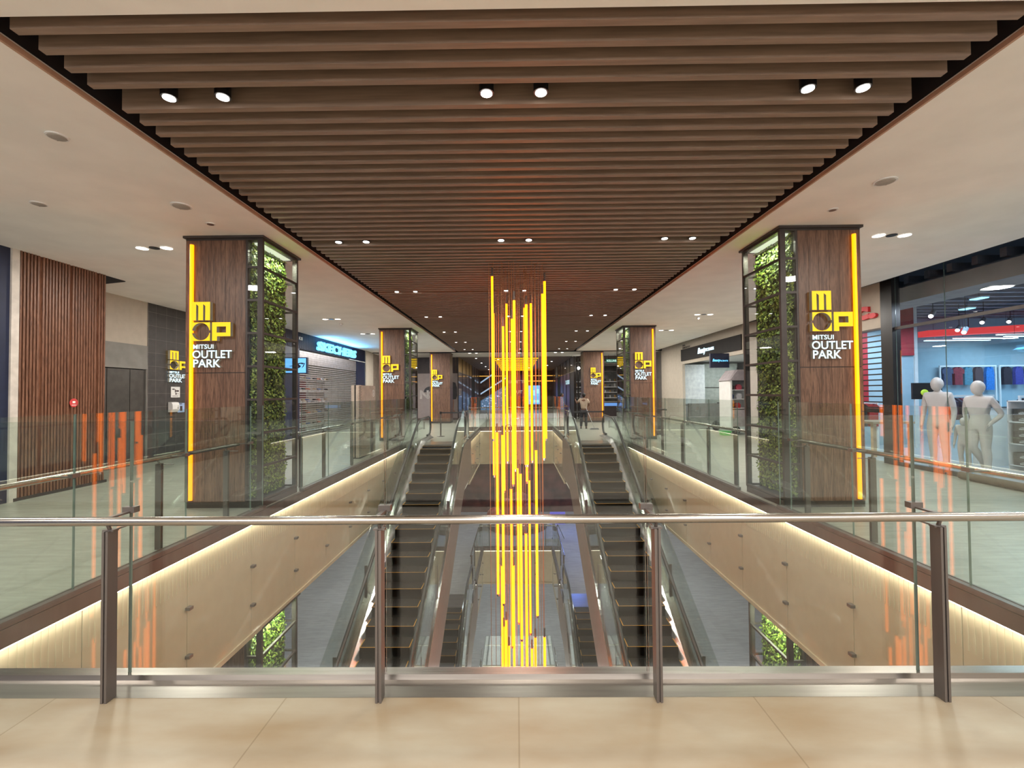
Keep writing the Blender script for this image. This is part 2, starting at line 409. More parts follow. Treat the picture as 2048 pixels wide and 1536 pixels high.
# sticker on the middle pane
sk = MB()
ring = [(math.cos(2 * PI * k / 28), math.sin(2 * PI * k / 28)) for k in range(28)]
cx, cz, yy = -.045, 1.405, 2.556
for k in range(28):
    a, b2 = ring[k], ring[(k + 1) % 28]
    sk.add([(cx + a[0] * .021, yy, cz + a[1] * .021), (cx + b2[0] * .021, yy, cz + b2[1] * .021), (cx + b2[0] * .018, yy, cz + b2[1] * .018), (cx + a[0] * .018, yy, cz + a[1] * .018)], [(0, 1, 2, 3)])
sk.add([(cx - .014, yy, cz + .012), (cx - .012, yy, cz + .014), (cx + .014, yy, cz - .012), (cx + .012, yy, cz - .014)], [(0, 1, 2, 3)])
sk.box(cx - .003, cx + .003, yy - .0005, yy, cz - .006, cz + .006); sk.box(cx - .006, cx - .002, yy - .0005, yy, cz - .014, cz - .005); sk.box(cx + .002, cx + .005, yy - .0005, yy, cz - .013, cz - .005)
st_ = T('warning_sticker', 'small round no-leaning sticker with tiny text on the middle front glass pane', 'sticker', (cx, yy, cz))
sk.build('pictogram', plain('sticker_ink', (.10, .03, .01), .6), st_)
for i, s_ in enumerate(('PLEASE DO NOT', 'LEAN OR CLIMB', 'ON THE GLASS')):
    text('lettering', s_, cx + .03, cx + .085, cz + .009 - i * .010, cz + .015 - i * .010, yy, [MATS['sticker_ink']], st_, depth=.002, bold=0)

balustrade('long glass railing on the shutter-shop flank between the front corner and the first column', (-3.605, 2.62), (0, 1), 3.80,
           [1.05, 2.30, 3.5], [.53, 2.12, 3.22], 1, rail1=3.5)
balustrade('long glass railing on the sportswear-shop flank between the front corner and the first column', (3.605, 2.62), (0, 1), 3.66,
           [1.05, 2.30, 3.4], [.53, 2.22, 3.3], -1, rail1=3.45)
balustrade('glass railing on the shutter-shop flank from the first column to the escalator', (-3.605, 7.56), (0, 1), 7.9,
           [1.1, 2.35, 3.6, 4.85, 6.1, 7.2], [.3, 1.25, 2.75, 4.2, 5.6, 7.0], 1)
balustrade('glass railing on the sportswear-shop flank from the first column to the escalator', (3.605, 7.42), (0, 1), 8.0,
           [1.1, 2.35, 3.6, 4.85, 6.1, 7.2], [.4, 1.5, 2.9, 4.3, 5.7, 7.1], -1)
for lv, yl, h in ((0, YL, HX), (-5.55, 15.62, 1.62)):
    s_ = 'upper' if lv == 0 else 'lower'
    balustrade(f'{s_} storey glass railing across the far end of the central opening', (-h, YF + .02), (1, 0), 2 * h, [h * .67, h * 1.33], [.3, h, 2 * h - .3], 1, lv)
    for sx, w in ((-1, 'shutter-shop'), (1, 'sportswear-shop')):
        balustrade(f'{s_} storey short glass railing beside the far part of the opening, {w} side', (sx * (h + .01), yl + 1.84), (0, 1), YF - yl - 1.9,
                   [1.2, 2.4, 3.6], [.2, 1.5, 2.9, 4.3], 1 if sx < 0 else -1, lv)
for lv, yl in ((-5.55, 15.6),):
    for sx, w in ((-1, 'shutter-shop'), (1, 'sportswear-shop')):
        pass
# lowest storey
balustrade('lowest storey glass railing across the far end of the next opening', (-1.5, 21.25), (1, 0), 3.0, [1.0, 2.0], [.3, 1.5, 2.7], 1, -11.1)
for sx, w in ((-1, 'shutter-shop'), (1, 'sportswear-shop')):
    balustrade(f'lowest storey glass railing along the next opening, {w} side', (sx * 1.5, 15.8), (0, 1), 5.4, [1.2, 2.4, 3.6], [.3, 1.6, 3.0, 4.4], 1 if sx < 0 else -1, -11.1)
struct('trim_4', MB().box(-1.56, 1.56, 21.2, 21.3, -11.1, -11.0), M_fascia)

# ---------------------------------------------------------------- escalators
TAN = math.tan(math.radians(30))
def build_escalator(label):
    """local: x=0 centre of the steps, y as in the hall, top floor z=0, bottom floor -5.55"""
    t = T('escalator', label, 'escalator', (0, 0, 0), 'escalators')
    YT = 14.2; YB = YT - 5.55 / TAN
    def nos(y):
        if y > 14.25: return 0.0
        if y > 13.6: u = (14.25 - y) / .65; return -(.65 * TAN) * u * u * .55 - .0
        if y < YB: return -5.55
        return max(-5.55, -(YT - y) * TAN)
    W2 = .46
    # steps
    run, rise = .35, .2021
    protos = None; y = 14.28; z = -.0
    k = 0
    while z > -5.5:
        y -= run; z2 = nos(y + run * .5)
        dz = [.0, .05, .13][k] if k < 3 else rise
        z -= dz if k else .0
        if z < -5.55: z = -5.55
        if k <= 3 or protos is None:
            mb = MB(); mb.box(-W2, W2, y, y + run, z - .16, z - .0, 0)
            mb.prism([(y, z - .01), (y, z - .2), (y + .05, z - .26), (y + run * .6, z - .26), (y + run * .6, z - .15)], -W2 + .002, W2 - .002, 'X', 0)
            mb.box(-W2, W2, y - .001, y + .010, z, z + .002, 1)
            mb.box(-W2, -W2 + .014, y, y + run * .8, z, z + .002, 1)
            mb.box(W2 - .014, W2, y, y + run * .8, z, z + .002, 1)
            for g in range(22):
                xg = -W2 + .03 + g * (2 * W2 - .06) / 21
                mb.box(xg - .008, xg + .008, y + .012, y + run, z, z + .004, 0)
            o = mb.build('step', [M_step, M_yline], t)
            if k == 3: protos = (o, y, z)
        else:
            c = protos[0].copy(); COL.objects.link(c); c.location = (0, y - protos[1], z - protos[2])
        k += 1
    yend = y
    # sheets hiding the chain under the steps
    mb = MB(); mb.prism([(14.2, -.3), (yend + .3, -5.85), (yend - .2, -5.85), (yend - .2, -6.0), (14.6, -.5)], -W2, W2, 'X'); mb.build('step_pan', M_dark, t)
    # landing plates with combs
    mb = MB(); mb.box(-W2 - .12, W2 + .12, 14.30, 15.3, -.16, .004); mb.build('top_landing_plate', M_steel, t)
    mb = MB(); mb.box(-W2 - .12, W2 + .12, yend - 1.1, yend - .005, -5.7, -5.546); mb.build('bottom_landing_plate', M_steel, t)
    def line(dz, y0, y1, soft=.5, n=7):
        """slope profile offset by dz between y0 (low) and y1 (high), with rounded knees"""
        pts = []; yk = 14.35; yb = YB - .1
        ys = sorted(set([y0, y1, yb, yk] + [yk - 1.1 + i * 1.3 / n for i in range(n + 1)] + [yb - .5 + i * 1.2 / n for i in range(n + 1)]))
        for q in ys:
            if q < y0 or q > y1: continue
            s1 = -(YT - q) * TAN
            a = .12
            zt = -a * math.log(1 + math.exp(-s1 / a)) if -s1 / a < 40 else s1   # softmin(s1,0)
            zb = -5.55 + a * math.log(1 + math.exp((zt + 5.55) / a)) if (zt + 5.55) / a < 40 else zt
            pts.append((q, zb + dz))
        return pts
    def ribbon(mb, pts_lo, pts_hi, x0, x1, mi=0):
        for i in range(len(pts_lo) - 1):
            a, b, c, d = pts_lo[i], pts_lo[i + 1], pts_hi[i + 1], pts_hi[i]
            v = [(x0, *a), (x0, *b), (x0, *c), (x0, *d), (x1, *a), (x1, *b), (x1, *c), (x1, *d)]
            mb.add(v, [(0, 1, 2, 3), (7, 6, 5, 4), (0, 4, 5, 1), (3, 2, 6, 7), (0, 3, 7, 4), (1, 5, 6, 2)], mi)
        return mb
    for s in (-1, 1):
        xi = s * W2; xo = s * (W2 + .135)
        # skirt and inner deck (polished) , outer deck
        mb = MB(); ribbon(mb, line(-.30, yend - .9, 15.2), line(.09, yend - .9, 15.2), xi + s * .002, xi + s * .012); mb.build('skirt_panel', M_chrome, t)
        mb = MB()
        lo, hi = line(.09, yend - .9, 15.9), line(.16, yend - .9, 15.9)
        for i in range(len(lo) - 1):
            mb.add([(xi + s * .002, *lo[i]), (xi + s * .002, *lo[i + 1]), (xo, *hi[i + 1]), (xo, *hi[i])], [(0, 1, 2, 3)])
        mb.build('inner_deck', M_deck, t)
        mb = MB(); ribbon(mb, line(.06, yend - .9, 16.1), line(.16, yend - .9, 16.1), xo + s * .0, xo + s * .08); mb.build('outer_deck', M_chrome, t)
        # glass balustrade in panes
        xg = s * (W2 + .16)
        cuts = [yend - .9, 5.6, 7.2, 8.8, 10.4, 12.0, 13.6, 16.0]
        for a, b in zip(cuts[:-1], cuts[1:]):
            lo = line(.12, a + .004, b - .004); hi = line(.78, a + .004, b - .004)
            if b == 16.0: hi = [(q, z - (max(0, q - 15.6) ** 2) * 1.6) for q, z in hi]
            mb = MB(); ribbon(mb, lo, hi, xg - .005, xg + .005); mb.build('glass_pane', M_glass, t)
        # handrail with rounded newels
        hp = line(.82, yend - .55, 15.8)
        top = [(15.8 + .32 * math.sin(a), .50 + .32 * math.cos(a)) for a in [PI * i / 8 for i in range(1, 8)]]
        bot = [(yend - .55 - .32 * math.sin(a), -5.55 + .50 + .32 * math.cos(a)) for a in [PI * i / 8 for i in range(7, 0, -1)]]
        pts = bot + hp + top + [(15.5, .19)]
        pts = [(yend - .3, -5.55 + .19)] + pts
        mb = MB(); mb.tube([(xg, *p) for p in pts], .036, 8); mb.build('handrail', M_black, t)
        # tall safety barrier of glass with short posts along the outer side
        xb = s * (W2 + .30)
        cuts = [yend + .3, 6.2, 7.9, 9.55, 11.2, 12.85, 14.5]
        for a, b in zip(cuts[:-1], cuts[1:]):
            mb = MB(); ribbon(mb, line(.02, a + .006, b - .006), line(1.18, a + .006, b - .006), xb - .006, xb + .006)
            mb.build('barrier_pane', [M_glass], t)
            mb = MB(); zb = line(0, a, b)[0][1]
            mb.box(xb - .03 - s * .02, xb + .03 - s * .02, a - .008, a + .008, zb + .0, zb + .70); mb.build('barrier_post', M_post, t)
        # outer cladding of the truss
        xc = s * (W2 + .33)
        mb = MB(); ribbon(mb, line(-1.32, yend - .8, 15.7), line(.03, yend - .8, 15.7), xc - .01, xc + .01)
        mb.add([(xc, 15.7, -1.32), (xc, 16.4, -1.2), (xc, 16.4, 0), (xc, 15.7, .03)], [(0, 1, 2, 3)])
        mb.build('truss_cladding', M_clad, t)
        mb = MB(); hi = line(.04, yend - .8, 15.6); lo = line(.02, yend - .8, 15.6)
        ribbon(mb, lo, hi, xo + s * .08, xc); mb.build('deck_cover', M_chrome, t)
    mb = MB(); ribbon(mb, line(-1.36, yend - .8, 15.7), line(-1.30, yend - .8, 15.7), -W2 - .33, W2 + .33); mb.build('soffit', M_clad, t)
    return t
e1 = build_escalator('upper escalator on the shutter-shop side, dark steps with yellow edges')
e1.location = (-2.44, 0, 0)
e2 = copy_tree(e1); e2.location = (2.44, 0, 0); e2['label'] = 'upper escalator on the sportswear-shop side, dark steps with yellow edges'
e3 = copy_tree(e1); e3.location = (-2.32, 1.0, -5.55); e3['label'] = 'lower escalator seen beneath the one on the shutter-shop side'
e4 = copy_tree(e1); e4.location = (2.32, 1.0, -5.55); e4['label'] = 'lower escalator seen beneath the one on the sportswear-shop side'

# ---------------------------------------------------------------- columns
def leaf_mat():
    m, nt, b = nodes('moss_leaves'); sset(b, Roughness=.55)
    g = nt.nodes.new('ShaderNodeNewGeometry'); cr = nt.nodes.new('ShaderNodeValToRGB')
    e = cr.color_ramp.elements; e[0].color = (.035, .075, .008, 1); e[1].color = (.42, .55, .10, 1); e[0].position = 0; e[1].position = 1
    x = cr.color_ramp.elements.new(.55); x.color = (.13, .22, .02, 1)
    nt.links.new(g.outputs['Random Per Island'], cr.inputs[0]); nt.links.new(cr.outputs[0], b.inputs['Base Color'])
    MATS['moss_leaves'] = m; return m
M_leaf = leaf_mat()
M_bark = plain('moss_backing', (.03, .045, .012), .9, bump=.5, scale=25)
def foliage(mb, x, s, y0, y1, z0, z1, n):
    """leaves standing off the plane x towards s"""
    rnd = random.Random(11)
    for i in range(n):
        y = rnd.uniform(y0, y1); z = rnd.uniform(z0, z1); d = .02 + .06 * rnd.random() * (0.5 + 0.5 * math.sin(y * 9 + 2 * math.sin(z * 5)) * math.cos(z * 7))
        c = Vector((x + s * d, y, z)); r = rnd.uniform(.014, .034)
        a = Vector((rnd.uniform(-.6, .6), rnd.uniform(-1, 1), rnd.uniform(-1, 1))).normalized()
        nrm = Vector((s, rnd.uniform(-.8, .8), rnd.uniform(-.5, .9))).normalized()
        u = a.cross(nrm); u = u.normalized() if u.length > .01 else Vector((0, 1, 0)); w = nrm.cross(u)
        mb.add([c - u * r, c + w * r * .55, c + u * r, c - w * r * .55], [(0, 1, 2, 3)])
def column(label, s, xi, xo, y0, green=True, z0=0.0, zt=HC, seam=1.93, d=1.06, strip=True, group='wood clad columns'):
    t = T('column', label, 'column', ((xi + xo) / 2, y0 + d / 2, z0), group)
    y1 = y0 + d
    xm = xi - s * -.0
    xw = xi + s * .245 if green else xi
    seam = z0 + seam
    # timber cladding in tall boards
    def boards(za, zb):
        mb = MB(); n = 6; w = (xo - xw) / n
        for i in range(n):
            mb.box(xw + i * w + s * .0015, xw + (i + 1) * w - s * .0015, y0, y1, za, zb)
        mb.box(xw + s * .01, xo - s * .01, y0 + .01, y1 - .01, za, zb)
        return mb
    boards(z0 + .09, seam - .006).build('lower_cladding', M_wood, t)
    boards(seam + .006, zt - .06).build('upper_cladding', M_wood, t)
    mb = MB(); mb.box(xi, xo, y0 + .02, y1 - .02, z0, z0 + .09); mb.box(xw + s * .01, xo - s * .01, y0 + .012, y1 - .01, seam - .01, seam + .01); mb.build('plinth', M_frame, t)
    mb = MB(); mb.box(xi - s * .03, xo + s * .02, y0 - .04, y1 + .04, zt - .035, zt - .002); mb.box(xi, xo, y0, y1, zt - .062, zt - .034); mb.build('top_cap', M_frame, t)
    if green:
        fw = .045
        for ya, yb in ((y0, y0 + fw), (y1 - fw, y1)):
            mb = MB(); mb.box(xi, xi + s * .075, ya, yb, z0 + .09, zt - .06); mb.build('corner_post', M_frame, t)
            mb = MB(); mb.box(xw - s * .03, xw - s * .001, ya, yb, z0 + .09, zt - .06); mb.build('side_post', M_frame, t)
        z = z0 + .10; zs = []
        while z < zt - .1: zs.append(z); z += .4765
        for z in zs[0:]:
            mb = MB(); mb.box(xi, xi + s * .035, y0 + fw, y1 - fw, z, z + .03)
            mb.box(xi + s * .075, xw - s * .03, y0, y0 + .03, z, z + .03); mb.box(xi + s * .075, xw - s * .03, y1 - .03, y1, z, z + .03); mb.build('glazing_bar', M_frame, t)
        mb = MB(); mb.box(xi + s * .008, xi + s * .016, y0 + fw, y1 - fw, z0 + .1, zt - .08); mb.build('side_glass', M_glass2, t)
        mb = MB(); mb.box(xi + s * .075, xw - s * .03, y0 + .008, y0 + .014, z0 + .1, zt - .08); mb.build('front_glass', M_glass2, t)
        mb = MB(); mb.box(xw - s * .02, xw - s * .001, y0 + .05, y1 - .05, z0 + .1, zt - .07); bk = mb.build('planted_panel', M_bark, t)
        mb = MB(); foliage(mb, xw - s * .02, -s, y0 + .05, y1 - .05, z0 + .12, zt - .08, int(1500 * (zt - z0)))
        o = mb.build('moss_leaves', M_leaf, bk, fix=False); o['kind'] = 'stuff'
        mb = MB(); mb.box(xi + s * .08, xw - s * .04, y0 + .1, y1 - .1, zt - .075, zt - .066); mb.build('grow_lamp', glow('grow_lamp', (.92, 1, .75), .7), t)
        area('planter_beam', (xi + s * .09, (y0 + y1) / 2, zt - .12), .12, 22, (.95, 1, .72), size_y=.7, rot=(0, s * .25, 0))
    if strip:
        xs = xo - s * .105
        mb = MB(); mb.tube([(xs, y0 - .028, z0 + .12), (xs, y0 - .028, zt - .13)], .026, 10); mb.box(xs - .012, xs + .012, y0 - .012, y0, z0 + .12, zt - .13)
        mb.build('light_strip', M_strip, t)
    return t
def curve_mesh(polys, y0, y1, frame):
    """flat letters with holes: polys = list of closed outlines in (u,z)"""
    cu = bpy.data.curves.new('c', 'CURVE'); cu.dimensions = '2D'; cu.fill_mode = 'BOTH'; cu.extrude = abs(y1 - y0) / 2
    for pl in polys:
        sp = cu.splines.new('POLY'); sp.points.add(len(pl) - 1)
        for p, q in zip(sp.points, pl): p.co = (q[0], q[1], 0, 1)
        sp.use_cyclic_u = True
    ob = bpy.data.objects.new('c', cu); COL.objects.link(ob)
    dg = bpy.context.evaluated_depsgraph_get(); me = bpy.data.meshes.new_from_object(ob.evaluated_get(dg)); bpy.data.objects.remove(ob)
    mb = MB()
    for v in me.vertices: mb.v.append(frame(v.co.x, v.co.y, v.co.z + (y0 + y1) / 2))
    for p in me.polygons: mb.f.append(tuple(p.vertices)); mb.sm.append(False); mb.m.append(0 if abs(p.normal.z) > .5 else 1)
    bpy.data.meshes.remove(me)
    return mb
def mall_sign(label, frame, loc, sc=1.0):
    """frame(u,z,d): u along the wall from the sign's lower-left corner, z up, d out of the wall"""
    t = T('illuminated_mall_sign', label, 'sign', loc, 'illuminated outlet park signs')
    s = sc; a = .262 * s; g = .03 * s; zo = .375 * s; zm = zo + a + .03 * s
    F = lambda u, z, d: frame(u, z, d)
    w = a
    # m : square cut by two slits open at the bottom with slanted heads
    def slit(u0, u1, zt0, zt1): return [(u0, zm), (u0, zt0), (u1, zt1), (u1, zm)]
    o = [(0, zm), (.0, zm + a), (w, zm + a), (w, zm)]
    o = [(0, zm), (0, zm + a), (w, zm + a), (w, zm), (.80 * w, zm), (.80 * w, zm + .80 * a), (.62 * w, zm + .9 * a), (.66 * w, zm + .85 * a), (.66 * w, zm), (.44 * w, zm), (.44 * w, zm + .80 * a), (.23 * w, zm + .9 * a), (.28 * w, zm + .85 * a), (.28 * w, zm)]
    o = [(0, zm), (0, zm + a), (w, zm + a), (w, zm), (.74 * w, zm), (.74 * w, zm + .78 * a), (.62 * w, zm + .88 * a), (.62 * w, zm), (.36 * w, zm), (.36 * w, zm + .78 * a), (.24 * w, zm + .88 * a), (.24 * w, zm)]
    mats = [M_logo, M_logoside]
    curve_mesh([o], .012, .075 * s, F).build('logo_block', mats, t)
    # o : square cut by a large circle, split at mid height
    c = (w / 2, zo + a / 2); r = a * .475; gp = .018 * s
    aa = math.asin(gp / r)
    up = [(0, c[1] + gp), (0, zo + a), (w, zo + a), (w, c[1] + gp)] + [(c[0] + r * math.cos(x), c[1] + r * math.sin(x)) for x in [aa + (PI - 2 * aa) * i / 18 for i in range(19)]]
    dn = [(0, c[1] - gp), (0, zo), (w, zo), (w, c[1] - gp)] + [(c[0] + r * math.cos(x), c[1] - r * math.sin(x)) for x in [aa + (PI - 2 * aa) * i / 18 for i in range(19)]]
    m1 = curve_mesh([up, dn[::-1]], .012, .075 * s, F); m1.build('logo_block', mats, t)
    # p
    u0 = w + g; hz = zo + a
    P_ = [(u0, zo), (u0, hz), (u0 + w, hz), (u0 + w, zo + a * .24), (u0 + w * .27, zo + a * .24), (u0 + w * .27, zo)]
    H_ = [(u0 + w * .25, zo + a * .44), (u0 + w * .25, zo + a * .77), (u0 + w * .76, zo + a * .77), (u0 + w * .76, zo + a * .44)]
    curve_mesh([P_, H_[::-1]], .012, .075 * s, F).build('logo_block', mats, t)
    lm = [M_letter, M_logoside]
    fr = lambda u, z, d: F(u, z, d + .03)
    text('lettering', 'MITSUI', .01 * s, .30 * s, .262 * s, .326 * s, 0, lm, t, .05, .010, fr)
    text('lettering', 'OUTLET', .0, .562 * s, .128 * s, .242 * s, 0, lm, t, .05, .014, fr)
    text('lettering', 'PARK', .012 * s, .40 * s, .0, .114 * s, 0, lm, t, .05, .014, fr)
    return t
where = {(-1, 0): 'nearest column on the shutter-shop side', (1, 0): 'nearest column on the sportswear-shop side'}
cols = [(0, 6.44, 6.30), (1, 15.62, 15.55), (2, 24.85, 24.75)]
nth = ['first', 'second', 'third']
for i, yl_, yr_ in cols:
    g = i < 2
    column(f'{nth[i]} walnut clad column on the shutter-shop side' + (' with a moss wall behind glass' if g else ', plain timber'), -1, -3.63, -4.74, yl_, g)
    column(f'{nth[i]} walnut clad column on the sportswear-shop side' + (' with a moss wall behind glass' if g else ', plain timber'), 1, 3.69, 4.80, yr_, g)
    mall_sign(f'yellow and white outlet park sign on the {nth[i]} column of the shutter-shop side', lambda u, z, d, y=yl_: (-4.598 + u, y - d, 2.008 + z), (-4.3, yl_, 2.008))
    mall_sign(f'yellow and white outlet park sign on the {nth[i]} column of the sportswear-shop side', lambda u, z, d, y=yr_: (4.068 + u, y - d, 2.045 + z), (4.35, yr_, 2.045))
column('lower storey column with a moss wall behind glass under the first column, shutter-shop side', -1, -3.63, -4.74, 6.44, True, -5.55, -1.66, strip=False)
column('lower storey column with a moss wall behind glass under the first column, sportswear-shop side', 1, 3.69, 4.80, 6.30, True, -5.55, -1.66, strip=False)

# ---------------------------------------------------------------- hanging tube lights
TUBES = [(-0.411, 8.06, 3.697), (-0.403, 8.12, 3.045), (0.541, 8.34, 3.667), (0.481, 8.0, 3.36), (-0.17, 8.34, 3.256), (-0.024, 7.78, 3.204), (-0.063, 7.96, 2.914), (0.196, 8.2, 3.215), (0.167, 8.38, 3.186), (0.288, 8.36, 3.264), (-0.225, 8.02, 2.792), (-0.354, 8.22, 0.899), (-0.245, 7.9, 0.879), (0.018, 8.66, 0.175), (0.064, 8.08, 0.172), (-0.112, 8.52, -0.188), (0.192, 8.48, 2.86), (0.237, 8.76, -0.077), (0.343, 8.06, 0.59), (0.158, 8.33, -0.96), (-0.297, 8.67, -1.673), (-0.079, 8.75, -1.696), (-0.263, 8.5, -2.724), (-0.223, 8.62, -2.667), (0.071, 8.67, -3.072), (0.258, 8.67, -3.223), (0.308, 8.29, -2.817), (0.473, 8.25, -2.787), (-0.173, 8.5, -3.073)]
bad = [(a, b) for a in range(len(TUBES)) for b in range(a)]
t0 = T('tube_light', 'x', 'pendant light', (0, 0, 0), 'hanging amber tube lights')
mb = MB(); mb.tube([(0, 0, -2.9), (0, 0, 0)], .0235, 10); mb.build('glowing_tube', M_tube, t0)
mb = MB(); mb.tube([(0, 0, 0), (0, 0, .16)], .017, 8); mb.build('end_cap', M_post, t0)
mb = MB(); mb.tube([(0, 0, -2.94), (0, 0, -2.9)], .02, 8); mb.build('lower_cap', M_chrome, t0)
M_wire = plain('copper_wire', (.45, .24, .12), .35, .8)
wire = MB(); wire.tube([(0, 0, 0), (0, 0, 1)], .0045, 5); w0 = wire.build('cable', M_wire, t0)
ordn = ['first', 'second', 'third', 'fourth', 'fifth', 'sixth', 'seventh', 'eighth', 'ninth', 'tenth', 'eleventh', 'twelfth']
tiers = [('topmost tier', [i for i, q in enumerate(TUBES) if q[2] > 2.5]), ('middle tier', [i for i, q in enumerate(TUBES) if -.5 < q[2] <= 2.5]), ('lowest tier', [i for i, q in enumerate(TUBES) if q[2] <= -.5])]
lab = {}
for nm, ids in tiers:
    ids = sorted(ids, key=lambda i: TUBES[i][0])
    for r, i in enumerate(ids): lab[i] = f'{ordn[r]} glowing amber tube from the shutter-shop side in the {nm} of the hanging cluster'
for i, (x, y, z) in enumerate(TUBES):
    c = t0 if i == 0 else copy_tree(t0)
    c.location = (x, y, z); c['label'] = lab[i]
    for ch in c.children:
        if ch.name.startswith('cable'): ch.location = (0, 0, .16); ch.scale = (1, 1, max(.05, HC + .17 - z - .16))
struct('ceiling_plate', MB().box(-.62, .68, 7.66, 8.92, HC + .168, HC + .19), M_dark)
# thin spare cables of tubes that hang below the picture
for k in range(14):
    x = -.46 + .073 * k + random.uniform(-.02, .02); y = random.uniform(7.8, 8.8)
    o = bpy.data.objects.new('hanging_cable', w0.data); COL.objects.link(o); o.location = (x, y, -7.0); o.scale = (1, 1, HC + 7.17)
    tag(o, 'thin copper coloured cable hanging down through the amber tube cluster', 'cable', 'bare cables in the tube cluster')
# horizontal yellow tubes over the next hall
M_ytube = glow('yellow_bar_light', (1, .62, .0), 1.0)
for k in range(10):
    y = 28.4 + k * 1.62
    b_ = T('bar_light', f'{ordn[k]} horizontal yellow bar light of the row beyond the tube cluster', 'pendant light', (0, y, 3.82), 'horizontal yellow bar lights')
    mb = MB(); mb.tube([(-1.4, y, 3.80), (1.4, y, 3.80)], .035, 8); mb.build('glowing_bar', M_ytube, b_)
    for sx in (-1, 1):
        mb = MB(); mb.tube([(sx * 1.2, y, 3.83), (sx * 1.2, y, 3.92)], .006, 5); mb.build('hanger', M_wire, b_)

# ---------------------------------------------------------------- ceiling lamps and fittings
def spot(x, y, z, label):
    t = T('ceiling_spotlight', label, 'spotlight', (x, y, z), 'spotlights between the slats')
    mb = MB(); mb.tube([(x, y, z), (x, y, z + .30)], .058, 14); mb.build('housing', M_black, t)
    mb = MB(); mb.disc((x, y, z - .006), .044, .005, 16); mb.build('lens', M_lamp, t)
for r, yy in enumerate(ROWS):
    if yy < 2.7 or yy > 24.4: continue
    for xx, nm in ((-2.47, 'shutter-shop side'), (0, 'middle'), (2.47, 'sportswear-shop side')):
        for dx, w in ((-.21, 'first of its pair'), (.21, 'second of its pair')):
            spot(xx + dx, yy, HC + .02, f'white spotlight in the {ordn[r - 2]} slat gap from the bridge, {nm}, {w}')
def twin(x, y, z, label):
    t = T('twin_downlight', label, 'ceiling light', (x, y, z), 'twin downlights in the plaster ceiling')
    for dx in (-.19, .19):
        mb = MB(); mb.disc((x + dx, y, z - .008), .072, .006, 20); mb.build('lens', M_lamp, t)
        mb = MB(); mb.tube([(x + dx, y, z - .012), (x + dx, y, z - .001)], .082, 20, cap=False); mb.build('rim', M_white, t)
    mb = MB(); mb.disc((x, y, z - .010), .07, .009, 20); mb.build('blank_cover', M_black, t)
for r, yy in enumerate(ROWS):
    for sx, nm in ((-1, 'shutter-shop side'), (1, 'sportswear-shop side')):
        if yy < 2.7: continue
        yq = yy + .1 if sx < 0 else yy - .1
        twin(sx * 5.58, yq, HC, f'twin downlight, {ordn[r - 2]} from the bridge along the plaster ceiling, {nm}')
for xx, nm in ((-2.4, 'before the third column of the shutter-shop side'), (0.0, 'over the middle behind the amber tubes'), (2.4, 'before the third column of the sportswear-shop side')):
    twin(xx, 25.3, HC - .02, f'twin downlight in the pale cross strip, {nm}')
def fitting(name, label, cat, x, y, r, grille=True):
    t = T(name, label, cat, (x, y, HC))
    mb = MB(); mb.disc((x, y, HC - .012), r, .011, 24); mb.build('rim', M_white, t)
    mb = MB(); mb.disc((x, y, HC - .016), r * .82, .005, 24)
    for k in range(-3, 4): mb.box(x - r * .6, x + r * .6, y + k * r * .2 - .003, y + k * r * .2 + .003, HC - .019, HC - .015)
    mb.build('grille', plain('speaker_grille', (.42, .38, .34), .6), t)
fitting('ceiling_speaker', 'round grey speaker in the plaster ceiling above the railing, shutter-shop side', 'speaker', -4.02, 5.38, .11)
fitting('ceiling_speaker', 'faint round white cover in the plaster ceiling near the fluted wall', 'speaker', -5.64, 5.27, .08)
fitting('ceiling_speaker', 'round white cover in the plaster ceiling nearest the bridge', 'speaker', -4.02, 3.9, .08)
fitting('ceiling_speaker', 'round grey speaker in the plaster ceiling above the railing, sportswear-shop side', 'speaker', 4.07, 4.96, .11)
for nm, x, y in (('recessed lamp in the ceiling just before the moss column, shutter-shop side', -4.06, 5.96), ('recessed lamp in the ceiling just before the moss column, sportswear-shop side', 4.03, 5.73)):
    t = T('recessed_lamp', 'small unlit ' + nm, 'ceiling light', (x, y, HC))
    mb = MB(); mb.disc((x, y, HC - .01), .06, .009, 20); mb.build('rim', M_white, t)
    mb = MB(); mb.disc((x, y, HC - .014), .042, .005, 20); mb.build('lens', M_chrome, t)
def detector(label, x, y):
    t = T('smoke_detector', label, 'smoke detector', (x, y, HC))
    mb = MB(); mb.tube([(x, y, HC - .001), (x, y, HC - .03), (x, y, HC - .055)], [.055, .055, .03], 14); mb.build('housing', M_white, t)
    mb = MB(); mb.tube([(x, y, HC - .056), (x, y, HC - .07)], .012, 8); mb.build('sensor', M_chrome, t)
detector('small white smoke detector beside the near moss column, sportswear-shop side', 5.2, 7.28)
detector('small white smoke detector before the beauty shop', 5.61, 13.9)
detector('small white smoke detector above the shutter shop', -5.62, 14.49)
detector('small white smoke detector beside the near walnut column, shutter-shop side', -5.05, 7.6)
